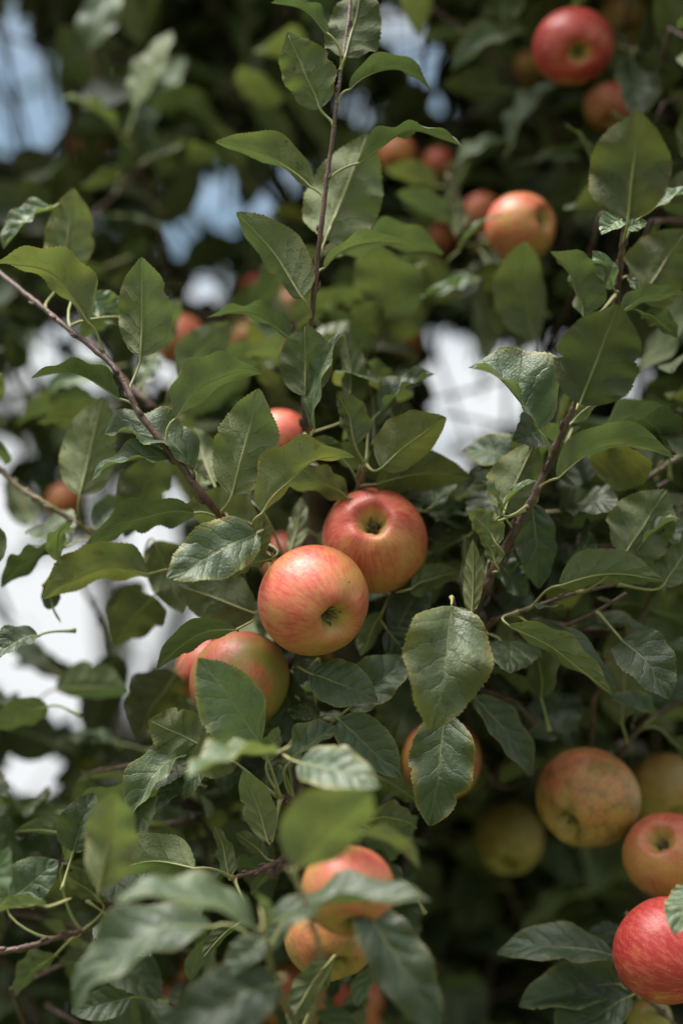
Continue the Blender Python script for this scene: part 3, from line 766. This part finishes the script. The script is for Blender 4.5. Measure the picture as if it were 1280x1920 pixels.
 ('topr', 858, 304, 956, 268, .50, 60, 24, .14, .26, .26, .05, 1.2, .1, {}),
 ('topr', 940, 170, 830, 160, .60, 150, 20, .10, .28, .28, .08, .65, .1, {}),
 ('topr', 1000, 300, 1090, 300, .40, 50, 20, .10, .26, .26, .0, 1.5, .1, {}),
 ('topr', 1110, 300, 1056, 232, .42, 100, 20, .10, .12, .12, .10, .8, .1, {}),
 ('topr', 910, 60, 960, -20, .60, 150, 20, .10, .3, .3, .08, .8, .1, {}),
 ('midr', 700, 640, 800, 478, .78, 160, 14, .06, .22, .22, .50, .95, .4, {}),
 ('midr', 940, 488, 935, 632, .66, 20, 20, .06, .20, .20, .48, .95, .4, {}),
 ('midr', 850, 420, 742, 362, .52, 140, 20, .12, .18, .18, .08, .85, .1, {}),
 ('midr', 820, 350, 722, 318, .56, 140, 16, .10, .24, .24, .50, .9, .1, {}),
 ('midr', 908, 520, 820, 556, .46, 50, 22, .12, .20, .20, .02, 1.4, .1, {}),
 ('midr', 860, 470, 944, 402, .36, 90, 22, .12, .16, .14, .06, .9, .1, {}),
 ('midr', 890, 540, 910, 680, .46, 150, 22, .06, .24, .24, .15, .7, .1, {}),
 ('midr', 800, 560, 700, 510, .55, 150, 22, .06, .28, .28, .15, .7, .1, {}),
 ('midr', 840, 370, 880, 300, .55, 150, 22, .06, .24, .24, .1, .75, .1, {}),
 ('midr', 855, 440, 850, 360, .5, 140, 22, .06, .2, .2, .1, .75, .1, {}),
 ('lowsky', 146, 1292, 24, 1248, .48, 135, 20, .14, .30, .30, .12, .6, .1, {}),
 ('lowsky', 225, 1225, 165, 1386, .58, 160, 14, .05, .32, .32, .10, .55, .1, {}),
 ('lowsky', 110, 1400, -20, 1350, .72, 160, 14, .05, .26, .26, .30, .55, .1, {}),
 ('lowsky', 330, 1262, 258, 1384, .70, 155, 18, .06, .10, .10, .40, .45, .1, {}),
 ('lowsky', 205, 1180, 270, 1090, .6, 160, 18, .06, .26, .26, .30, .6, .1, {}),
 ('lowsky', 215, 1420, 100, 1470, .55, 150, 18, .06, .36, .36, .1, .6, .1, {}),
 ('lowsky', 225, 1450, 330, 1400, .6, 150, 18, .06, .36, .36, .1, .6, .1, {}),
 ('lowsky', 250, 1500, 120, 1540, .6, 150, 18, .06, .38, .38, .1, .7, .1, {}),
 ('lowsky', 270, 1520, 380, 1480, .6, 150, 18, .06, .38, .38, .1, .5, .1, {}),
]
hero_leaves = []
for i, (sh, bx, by, tx, ty, ratio, phi, fold, arch, dzb, dzt, yel, val, wear, ex) in enumerate(LEAVES):
    B, T = P(bx, by, D0 + dzb), P(tx, ty, D0 + dzt)
    path = min((shoot_path[sh], *shoot_path.values()), key=lambda q: np.linalg.norm(q - B, axis=1).min() * (0.45 if q is shoot_path[sh] else 1.0))
    dist = np.linalg.norm(path - B, axis=1)
    exv = unit(T - B)
    k = int(np.argmin(dist))
    arc = np.concatenate([[0], np.cumsum(np.linalg.norm(np.diff(path, axis=0), axis=1))])
    back = max(0.0, arc[k] - 0.75 * dist[k] - 0.004)
    k2 = int(np.argmin(np.abs(arc - back)))
    if k < len(path) - 2 and dist[k2] < 0.05: k = k2
    att = al = None
    if dist[k] < 0.052:
        att = path[k]; al = unit(path[min(k + 1, len(path) - 1)] - path[max(k - 1, 0)])
        if al @ (B - att) < 0 or k >= len(path) - 3: al = None
    rr = random.Random(900 + i)
    kw = dict(ratio=ratio * 1.06, phi=phi, fold=fold + rr.uniform(4, 14), arch=arch, curl=rr.uniform(.02, .38), wave=rr.uniform(.07, .20), twist=rr.uniform(-22, 22))
    kw.update(ex)
    big = abs(dzb) < 0.18
    kw.update(dict(nu=64, nv=8) if big else dict(nu=20, nv=6))
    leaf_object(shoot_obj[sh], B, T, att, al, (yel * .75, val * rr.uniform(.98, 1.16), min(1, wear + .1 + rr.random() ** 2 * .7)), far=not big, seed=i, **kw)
    hero_leaves.append((B, T))

# ------------------------------------------------------------------ apples
def apple_mesh(seed, nphi=48, nth=40):
    r = random.Random(seed)
    lob = [r.uniform(-.06, .06) for _ in range(4)]; ph = r.uniform(0, 6.28)
    flat = r.uniform(.86, .95); tap = r.uniform(.06, .13); cd = r.uniform(.46, .54); asym = r.uniform(-.04, .04)
    V = []
    for i in range(nth + 1):
        th = math.pi * i / nth
        for j in range(nphi):
            a = 2 * math.pi * j / nphi
            s = math.sin(th); z = math.cos(th)
            rad = math.copysign(abs(s) ** 0.88, s)
            wide = 1 - tap * (z * 0.5 + 0.5) ** 1.5
            rr = rad * wide
            rr *= 1 + 0.022 * math.cos(5 * a + ph) * max(0, z) ** 2 + lob[0] * math.cos(a + lob[1] * 90) * .6 + lob[2] * math.cos(2 * a) * .7
            zz = z * flat + asym * rr * math.cos(a + 1.0)
            if z > 0:
                zz -= cd * math.exp(-(s / 0.215) ** 2) * (1 + 0.10 * math.cos(5 * a + ph))
                zz += 0.02 * math.cos(5 * a + ph) * math.exp(-((s - .45) / .2) ** 2)
            else:
                zz += 0.42 * math.exp(-(s / 0.30) ** 2)
            V.append((rr * math.cos(a), rr * math.sin(a), zz))
    F = []
    for i in range(nth):
        for j in range(nphi):
            j2 = (j + 1) % nphi
            F.append((i * nphi + j, (i + 1) * nphi + j, (i + 1) * nphi + j2, i * nphi + j2))
    return make_mesh('apple_flesh', np.array(V), np.array(F), [M_APPLE]), flat - cd

def calyx_mesh(zb, seed):
    r = random.Random(seed); V = []; F = []
    def spike(a, r0, r1, h, wd, lean):
        c, s = math.cos(a), math.sin(a); n0 = len(V)
        for t in (0, .35, .7, 1.0):
            rad = r0 + (r1 - r0) * t ** lean; z = zb - 0.02 + h * (t - 0.25 * t * t); ww = wd * (1 - t) ** .8 + .004
            V.append((rad * c - ww * s, rad * s + ww * c, z)); V.append((rad * c * .93, rad * s * .93, z + ww * .5)); V.append((rad * c + ww * s, rad * s - ww * c, z))
        for q in range(3):
            b = n0 + q * 3
            F.append((b, b + 1, b + 4, b + 3)); F.append((b + 1, b + 2, b + 5, b + 4)); F.append((b, b + 3, b + 5, b + 2))
    for k in range(5):
        spike(2 * math.pi * k / 5 + r.uniform(-.15, .15), .075, r.uniform(.10, .22), r.uniform(.16, .28), .055, r.uniform(1, 2))
    for k in range(11):
        spike(r.uniform(0, 6.28), r.uniform(.01, .04), r.uniform(.02, .14), r.uniform(.10, .24), .010, 1.2)
    # dark cup the sepals stand in
    n0 = len(V)
    for k in range(12):
        a = 2 * math.pi * k / 12
        V.append((.12 * math.cos(a), .12 * math.sin(a), zb - .010))
    V.append((0, 0, zb - .02))
    for k in range(12): F.append((n0 + k, n0 + (k + 1) % 12, n0 + 12))
    return make_mesh('calyx', V, F, [M_CALYX])

def stem_mesh(seed):
    r = random.Random(seed); b = r.uniform(-.25, .25), r.uniform(-.25, .25)
    p = catmull([(0, 0, -.45), (b[0] * .2, b[1] * .2, -.7), (b[0] * .6, b[1] * .6, -1.0), (b[0], b[1], -1.3)], 10)
    v, f = tube(p, np.linspace(.035, .055, 10), 7)
    return make_mesh('stem', v, f, [M_STEM])

PROTO = []
for s in range(6):
    fm, zb = apple_mesh(s)
    PROTO.append((fm, calyx_mesh(zb + .07, s), stem_mesh(s)))

# x, y, radius px, depth, calyx offset in radii (x right, y down) or None + facing, blush, green, russet (raised to darken shaded fruit), label
APPLES = [
 (588, 1127, 109, .885, (.36, .33), .66, .30, .10, 100, 'freckled pink-orange apple at the centre, in front of its red neighbour'),
 (702, 1013, 104, .945, (-.04, -.36), .86, .10, .00, 60, 'sharp red apple with a pale star-shaped calyx, upper one of the central pair'),
 (452, 1278, 97, .935, (.10, .85), .52, 1.0, .05, 120, 'half red half yellow-green apple behind a blue-grey leaf, below the central pair'),
 (392, 1262, 64, 1.03, (-.5, .6), .80, .20, .00, 30, 'rosy apple peeping out at the edge behind the yellow-green one'),
 (524, 830, 66, 1.03, (.2, .8), .80, .25, .00, 60, 'pale pink apple behind the leaves above the central pair'),
 (540, 1050, 55, 1.07, (.2, .8), .65, .15, .00, 10, 'sliver of orange apple between the folded leaf and the central pair'),
 (648, 1205, 50, 1.08, (.2, .9), .45, .60, .40, 10, 'dull apple in shadow directly under the central pair'),
 (826, 1428, 80, 1.02, (.2, .9), .50, .25, .10, 20, 'orange apple hidden behind the long hanging green leaf'),
 (1102, 1498, 99, .99, (-.48, .52), .48, .50, .75, 60, 'large dull olive-orange apple with greenish marks, lower right'),
 (1250, 1602, 84, .955, (-.22, -.42), .66, .22, .15, 40, 'orange apple with a small dark calyx, cut by the right edge'),
 (1252, 1784, 104, .90, (.6, .5), 1.0, .05, .00, 20, 'bright crimson apple in the bottom right corner'),
 (952, 1572, 70, 1.17, (-.1, .75), .15, .90, .95, 20, 'dark brownish-green apple deep in the shade beside the large olive-orange one'),
 (1246, 1482, 72, 1.10, (.3, .7), .22, .70, .50, 20, 'greenish apple in shadow at the right edge behind the large olive-orange one'),
 (1216, 1915, 46, .99, (.2, .7), .05, .95, .10, 20, 'small yellow-green apple under the crimson one'),
 (656, 1672, 88, .79, (.15, .85), .55, .30, .05, 10, 'blurred orange apple with a pink top near the lens, bottom centre'),
 (622, 1752, 90, .86, (.2, .9), .48, .50, .60, 10, 'blurred brownish apple just under the pink-topped one'),
 (402, 1818, 72, 1.14, (-.2, .8), .65, .20, .00, 10, 'blurred deep orange apple at the bottom beside the drooping leaf'),
 (340, 1888, 62, 1.20, (-.2, .8), .65, .30, .40, 10, 'dark red-brown apple in shadow at the very bottom'),
 (548, 1868, 76, 1.12, (.2, .8), .55, .30, .10, 10, 'blurred orange-brown apple at the bottom, middle of three'),
 (650, 1885, 74, 1.16, (.2, .8), .80, .20, .20, 10, 'reddish apple at the bottom edge behind the large dark leaf'),
 (1077, 88, 76, 1.10, (.10, .14), .98, .08, .00, 30, 'red apple facing the lens with a dark calyx, top right'),
 (1172, 38, 50, 1.28, (.1, .8), .50, .50, .10, 200, 'dull red-green apple at the top edge behind the top right one'),
 (1140, 202, 46, 1.20, (.2, .8), .60, .10, .00, 20, 'small pale orange apple just under the top right one'),
 (994, 124, 30, 1.35, (-.2, .8), .30, .20, .00, 20, 'pale apple half hidden beside the top right one'),
 (976, 426, 70, 1.07, (.58, -.22), .66, .25, .00, 40, 'pink and yellow apple turned sideways, its calyx to the right'),
 (902, 402, 40, 1.24, (-.2, .8), .60, .10, .00, 20, 'pale orange apple tucked behind the sideways one'),
 (822, 450, 34, 1.35, (-.2, .8), .65, .10, .00, 20, 'orange apple half hidden by leaves next to the sideways one'),
 (744, 290, 38, 1.22, (-.2, .8), .55, .10, .00, 20, 'peach apple behind the leaves of the upright middle shoot'),
 (822, 308, 32, 1.30, (-.2, .8), .75, .20, .00, 20, 'blurred apple in the leaves between the peach one and the sideways one'),
 (482, 548, 34, 1.32, (-.2, .8), .95, .05, .00, 20, 'small blurred red apple behind the upright middle shoot'),
 (548, 584, 50, 1.28, (.1, .7), .35, .40, .10, 20, 'blurred yellow-orange apple behind the foot of the upright middle shoot'),
 (458, 642, 46, 1.22, (.1, .2), .40, .40, .20, 20, 'blurred brown-orange apple left of the upright shoot, with a dark calyx'),
 (338, 636, 50, 1.20, (.1, .7), .70, .20, .30, 20, 'blurred red-brown apple behind the folded leaf of the left shoot'),
 (762, 642, 38, 1.30, (.1, .7), .45, .40, .20, 20, 'blurred brown-orange apple above the bright gap of sky'),
 (648, 566, 44, 1.40, (.1, .7), .40, .50, .30, 20, 'blurred brown apple in shade right of the upright shoot'),
 (168, 282, 40, 1.40, (.1, .7), .40, .30, .00, 20, 'blurred orange apple at the upper left'),
 (242, 16, 24, 2.0, (.1, .7), .75, .10, .00, 20, 'small blurred red-orange apple at the top edge, left'),
 (122, 942, 38, 1.25, (.1, .7), .50, .20, .00, 20, 'blurred orange apple behind the pale twig at the left'),
 (956, 1092, 46, 1.20, (.1, .7), .40, .35, .10, 20, 'orange apple mostly hidden by the leaves of the right shoot'),
 (1226, 878, 34, 1.30, (.1, .7), 1.0, .05, .00, 20, 'dark red apple behind the brown twig at the right'),
 (1128, 886, 32, 1.38, (.1, .7), .45, .15, .00, 20, 'pale orange apple behind the leaves of the right shoot'),
 (1262, 1068, 34, 1.22, (.1, .7), .45, .15, .00, 20, 'pale orange apple at the right edge among dark leaves'),
]
apple_pts = []
for i, (x, y, rp, dep, cal, bl, gr, ru_shade, rot, lab) in enumerate(APPLES):
    fm, cm, sm = PROTO[i % 6]
    ctr = P(x, y, dep); R = rp * PX * dep
    root = empty('apple', ctr)
    k = 1.22
    ox, oy = cal[0] * k, cal[1] * k
    q = min(0.74, math.hypot(ox, oy))
    if math.hypot(ox, oy) > 0: ox, oy = ox / math.hypot(ox, oy) * q, oy / math.hypot(ox, oy) * q
    view = unit(CAM_LOC - ctr)
    zax = unit(RIGHT * ox - UP * oy + view * math.sqrt(max(0, 1 - q * q)))
    # the blushed side (+X) looks up and towards the light
    lx = unit(-RIGHT * 0.3 + UP * 0.9 + view * 0.5); xax = unit(lx - (lx @ zax) * zax); yax = np.cross(zax, xax)
    a = math.radians(rot - 60) * 0.5
    xax, yax = xax * math.cos(a) + yax * math.sin(a), yax * math.cos(a) - xax * math.sin(a)
    from mathutils import Matrix
    mw = Matrix([(xax[r] * R, yax[r] * R, zax[r] * R, ctr[r]) for r in range(3)] + [(0, 0, 0, 1)])
    root.matrix_world = mw
    for nm, me in (('flesh', fm), ('calyx', cm), ('stem', sm)):
        o = bpy.data.objects.new(nm, me); link(o, root)
        o.color = (bl, gr, ru_shade, 1)
    root['label'] = lab; root['category'] = 'apple'; root['group'] = 'apples on the trees'
    apple_pts.append((ctr, R))

# ------------------------------------------------------------------ the rest of the crowns: shoots strewn through the crown volume
# openings between the boughs through which the sky shows (x, y, half width, half height)
GAPS = [(15, 120, 66, 90), (30, 245, 74, 58), (70, 215, 54, 42), (440, 385, 78, 48), (540, 335, 32, 36), (352, 450, 18, 16), (310, 375, 20, 18), (430, 170, 18, 18), (495, 210, 16, 16),
        (748, 62, 40, 60), (800, 130, 40, 46), (668, 212, 22, 30), (832, 206, 18, 18), (20, 20, 30, 18),
        (850, 770, 60, 140), (955, 690, 106, 46), (910, 740, 86, 76), (1195, 700, 40, 50), (1165, 742, 54, 32), (840, 640, 36, 36),
        (20, 985, 44, 70), (70, 1150, 150, 106), (190, 1110, 90, 80), (330, 1180, 80, 66), (60, 1450, 66, 52), (245, 1300, 46, 66), (140, 1310, 80, 60), (20, 1250, 60, 60),
        (300, 1040, 36, 46), (225, 975, 64, 40), (270, 1000, 46, 36), (220, 925, 36, 26), (370, 1130, 40, 46), (240, 1380, 36, 40),
        (380, 545, 34, 40), (66, 690, 26, 24), (168, 706, 32, 22), (200, 815, 32, 46), (346, 932, 28, 22), (140, 896, 24, 22), (305, 690, 28, 36), (30, 745, 26, 26), (110, 620, 22, 20), (20, 870, 30, 34), (260, 740, 18, 18), (330, 450, 24, 22), (590, 700, 12, 20), (700, 480, 14, 12)]
GA = np.array(GAPS, float)

def in_gap(x, y, pad):
    return np.any(((x - GA[:, 0]) / (GA[:, 2] + pad)) ** 2 + ((y - GA[:, 1]) / (GA[:, 3] + pad)) ** 2 < 1)

AP = np.array([a[:4] for a in APPLES], float)
def over_apple(x, y, d, pad=45):
    return np.any(((x - AP[:, 0]) ** 2 + (y - AP[:, 1]) ** 2 < np.where(AP[:, 1] > 1790, AP[:, 2] * .4, np.where(AP[:, 3] > 1.15, AP[:, 2] * .8, AP[:, 2] + pad)) ** 2) & (d < AP[:, 3]))

def scatter(dmin, dmax, n_shoots, power, keep, size, seed, xr=(-650, 1930), yr=(-650, 2450)):
    """leafy shoots inside the crown; returns leaves (B, T, n, tint) and twigs"""
    rs = np.random.RandomState(seed); leaves = []; twigs = []
    for _ in range(n_shoots):
        dep = dmin + (dmax - dmin) * rs.rand() ** power
        x, y = rs.uniform(*xr), rs.uniform(*yr)
        if rs.rand() > keep(x, y): continue
        foot = P(x, y, dep)
        dr = unit(np.array([rs.normal(0, .55), rs.normal(0, .55), rs.uniform(-.15, 1.0)]))
        ln = rs.uniform(.12, .26)
        bend = rs.normal(0, .03, 3); bend[2] -= 0.01
        pts = [foot, foot + dr * ln * .5 + bend, foot + dr * ln + bend * .5]
        tv = [project(p) for p in pts]
        mine = []; last = 0
        nl = rs.randint(6, 11)
        pth = catmull(pts, nl + 1)
        for k in range(nl):
            an = 2.4 * k + rs.uniform(0, 1)
            a = unit(np.cross(dr, [0.3, 0.2, 0.9])); b = np.cross(dr, a)
            out = a * math.cos(an) + b * math.sin(an)
            base = pth[k + 1] + out * 0.022 + dr * .012
            lv = size * rs.uniform(.65, 1.15)
            d = unit(out * rs.uniform(.7, 1.1) + dr * rs.uniform(.2, .9) + np.array([0, 0, -rs.uniform(0, .7)]))
            tip = base + d * lv
            x1, y1, d1 = project((base + tip) / 2)
            if d1 < dmin * .93: continue
            if in_gap(x1, y1, lv * .20 / d1 / PX) and rs.rand() > .012: continue
            if d1 < 1.4 and keep(x1, y1) < .1: continue
            if over_apple(x1, y1, d1, 45): continue
            nd = unit(np.array([0, -0.2, 1.0]) + rs.normal(0, .45, 3))
            tint = (min(1, max(0, rs.normal(.14, .14)) + (rs.rand() < .06) * .5), rs.uniform(.5, 1.25), rs.rand() ** 2 * .8)
            mine.append((base, tip, nd, tint, pth[k + 1])); last = k + 1
        if not mine: continue
        pth = pth[:max(3, last + 1)]
        ok = [len(mine) >= .5 * nl] + [not in_gap(q[0], q[1], 6) and not (q[2] < 1.4 and over_apple(*q)) for q in tv]
        leaves.append(mine)
        if dep < 1.5:                                           # the twig comes out of the crown behind it
            pth = np.vstack([foot + FWD * .22 - UP * .10 + rs.normal(0, .03, 3), foot + FWD * .07 - UP * .03, pth])
        twigs.append(pth if all(ok) else None)
    return leaves, twigs

def keep_near(x, y):
    if y > 1380 and x > 330: return 1.0
    if x > 880 and y > 860: return 1.0
    if x < 420 and 900 < y < 1500: return .35
    if x < 400 and 480 < y < 900: return .5
    if x < -60: return .4
    return .75

def keep_mid(x, y):
    if x < 420 and 930 < y < 1480: return .12
    if y < 520 and x < 1060: return 0
    if x < 420 and y < 930: return .5
    if x > 800 and y > 1500: return .03
    if y > 1720: return .25
    if y > 1380: return .7
    return .8

def keep_close(x, y):
    if x > 790 and y > 1480: return .03
    if y < 690: return .0
    if x < 420 and 930 < y < 1400: return .25
    if x < 420 and y < 930: return .6
    return .8

def keep_back(x, y):
    if x < 420 and 520 < y < 1500: return .5
    return .95

near_l, near_t = scatter(1.0, 1.34, 430, .8, keep_mid, .066, 20, (-200, 1480), (-200, 2120))
top_l, top_t = scatter(1.25, 1.7, 230, 1.0, lambda x, y: .75 if y < 560 else .4, .07, 25, (-150, 1430), (-250, 760))
near_l += top_l; near_t += top_t
clo_l, clo_t = scatter(.97, 1.12, 190, 1.0, keep_close, .054, 24, (-60, 1340), (640, 1980))
near_l += clo_l; near_t += clo_t
more_l, more_t = scatter(1.3, 2.6, 4200, 1.0, keep_near, .068, 21)
near_l += more_l; near_t += more_t
over_l, over_t = scatter(1.06, 2.6, 900, 1.0, lambda x, y: 1.0, .07, 23, (760, 2300), (-2400, -90))   # unseen crown added above the frame to shade the leaves at lower right
near_l += over_l; near_t += over_t
back_l, back_t = scatter(2.7, 5.4, 4200, 1.0, keep_back, .080, 22)

# which of these leaves show largest: a coarse depth buffer over the picture
def visible_counts(groups):
    flat = [l for g in groups for sh in g for l in sh]
    Bs = np.array([l[0] for l in flat]); Ts = np.array([l[1] for l in flat]); Ns = np.array([l[2] for l in flat])
    ln = np.linalg.norm(Ts - Bs, axis=1); la = np.cross(Ns, (Ts - Bs) / ln[:, None]); la /= np.linalg.norm(la, axis=1)[:, None]
    P0, I0 = [], []
    for uu in np.linspace(.08, .92, 7):
        for ss in (-.2, 0, .2):
            P0.append(Bs + (Ts - Bs) * uu + la * (ss * ln)[:, None]); I0.append(np.arange(len(flat)))
    pts = []; ids = []
    for B, T in hero_leaves:
        c = unit(CAM_LOC - (B + T) / 2); ex = unit(T - B); la = np.cross(c, ex); ln = np.linalg.norm(T - B)
        for uu in np.linspace(.05, .95, 12):
            for ss in np.linspace(-.22, .22, 6):
                pts.append(B + (T - B) * uu + la * ss * ln); ids.append(-1)
    for c, R in apple_pts:
        for a in np.linspace(0, 6.28, 18):
            for q in (.1, .35, .6, .85):
                pts.append(c + R * q * (RIGHT * math.cos(a) + UP * math.sin(a))); ids.append(-1)
    pts = np.vstack(P0 + [np.array(pts)]); ids = np.concatenate(I0 + [np.array(ids)])
    q = pts - CAM_LOC; dep = q @ FWD
    x = IMG_W / 2 + (q @ RIGHT) / dep / PX; y = IMG_H / 2 - (q @ UP) / dep / PX
    m = (x >= 0) & (x < IMG_W) & (y >= 0) & (y < IMG_H)
    cell = (y[m] // 12).astype(int) * 107 + (x[m] // 12).astype(int)
    o = np.lexsort((dep[m], cell)); cs = cell[o]
    first = np.concatenate([[True], cs[1:] != cs[:-1]])
    win = ids[m][o][first]
    return np.bincount(win[win >= 0], minlength=len(flat)), flat
cnt, flat = visible_counts([near_l, back_l])
n_near = sum(len(s) for s in near_l)

def chosen(lo, hi, cap):
    idx = np.arange(lo, hi); c = cnt[lo:hi]
    o = idx[np.argsort(-c, kind='stable')][:cap]
    return set(int(i) for i in o if cnt[i] > 0)
pick_near = chosen(0, n_near, 300 - len(LEAVES))
pick_back = chosen(n_near, len(flat), 300)

TEMPL, TEMPL_FINE = [], []
for q in range(48):
    rq = random.Random(q)
    kw = dict(ratio=rq.uniform(.52, .80), fold=rq.uniform(6, 38), arch=rq.uniform(.03, .2), curl=rq.uniform(.02, .4), wave=rq.uniform(.04, .16), twist=rq.uniform(-25, 25),
              n_dir=np.array([0, 0, 1.0]), seed=q)
    TEMPL.append(leaf_blade((0, 0, 0), (1, 0, 0), nu=6, nv=2, teeth=False, **kw)[:3])
    TEMPL_FINE.append(leaf_blade((0, 0, 0), (1, 0, 0), nu=28, nv=6, **kw)[:3])

def build_crown(parent, origin, groups, twigs, start, picked, seed):
    rs = random.Random(seed); q = start
    MV, MF, MU, MT, MI = [], [], [], [], []; off = 0
    TV, TF = [], []; toff = 0
    for sh, tw in zip(groups, twigs):
        so = None
        any_pick = any((q + k) in picked for k in range(len(sh)))
        if tw is not None:
            tp = catmull(tw[::max(1, len(tw) // 5)], 9)
            v, f = tube(tp, np.linspace(.0024, .0011, 9), 6)
            if any_pick:
                so = bpy.data.objects.new('shoot', make_mesh('shoot', v - origin, f, [M_TWIG])); link(so, parent)
            else:
                TV.append(v); TF.append(f + toff); toff += len(v)
        for (B, T, nd, tint, at) in sh:
            if q in picked:
                tgt = so if so is not None else parent
                cl = (B - CAM_LOC) @ FWD < 1.3
                o = leaf_object(tgt, B, T, at, None, tint, far=not cl, seed=q, ratio=rs.uniform(.52, .80), fold=rs.uniform(8, 38), arch=rs.uniform(.04, .18),
                                curl=rs.uniform(.02, .4), wave=rs.uniform(.05, .16), twist=rs.uniform(-25, 25), nu=40 if cl else 14, nv=6 if cl else 4, n_dir=nd, teeth=cl)
                if so is None: o.location = np.array(o.location) - origin
            else:
                near = (B - CAM_LOC) @ FWD < 1.3
                tv0, f, uv = (TEMPL_FINE if near else TEMPL)[q * 7 % 48]
                d = T - B; ln = math.sqrt(d @ d); ex = d / ln
                n = nd - (nd @ ex) * ex; n = n / math.sqrt(n @ n)
                v = B + (tv0 * ln) @ np.array([ex, np.cross(n, ex), n])
                MV.append(v); MF.append(f + off); MU.append(uv); MT.append(tint_row(*tint, len(v))); off += len(v); MI.append(np.full(len(f), int(near)))
            q += 1
    fo = bpy.data.objects.new('foliage', make_mesh('foliage', np.vstack(MV) - origin, np.vstack(MF), [M_LEAF_FAR, M_LEAF], np.vstack(MU), np.vstack(MT), np.concatenate(MI)))
    link(fo, parent); fo['kind'] = 'stuff'
    if TV:
        to = bpy.data.objects.new('twigs', make_mesh('twigs', np.vstack(TV) - origin, np.vstack(TF), [M_TWIG])); link(to, parent); to['kind'] = 'stuff'

for so in shoot_obj.values():                                   # leaves hang in their shoot's space
    for c in so.children:
        c.location = np.array(c.location) - TRUNK
build_crown(tree, TRUNK, near_l, near_t, 0, pick_near, 31)
build_crown(back_tree, BTRUNK, back_l, back_t, n_near, pick_back, 32)
# leaves of the strewn shoots: into their tree's space
for t, org in ((tree, TRUNK), (back_tree, BTRUNK)):
    for so in t.children:
        if so in shoot_obj.values(): continue
        for c in so.children:
            c.location = np.array(c.location) - org
print('hero leaves', len(LEAVES), 'strewn', len(flat), 'picked', len(pick_near), len(pick_back))
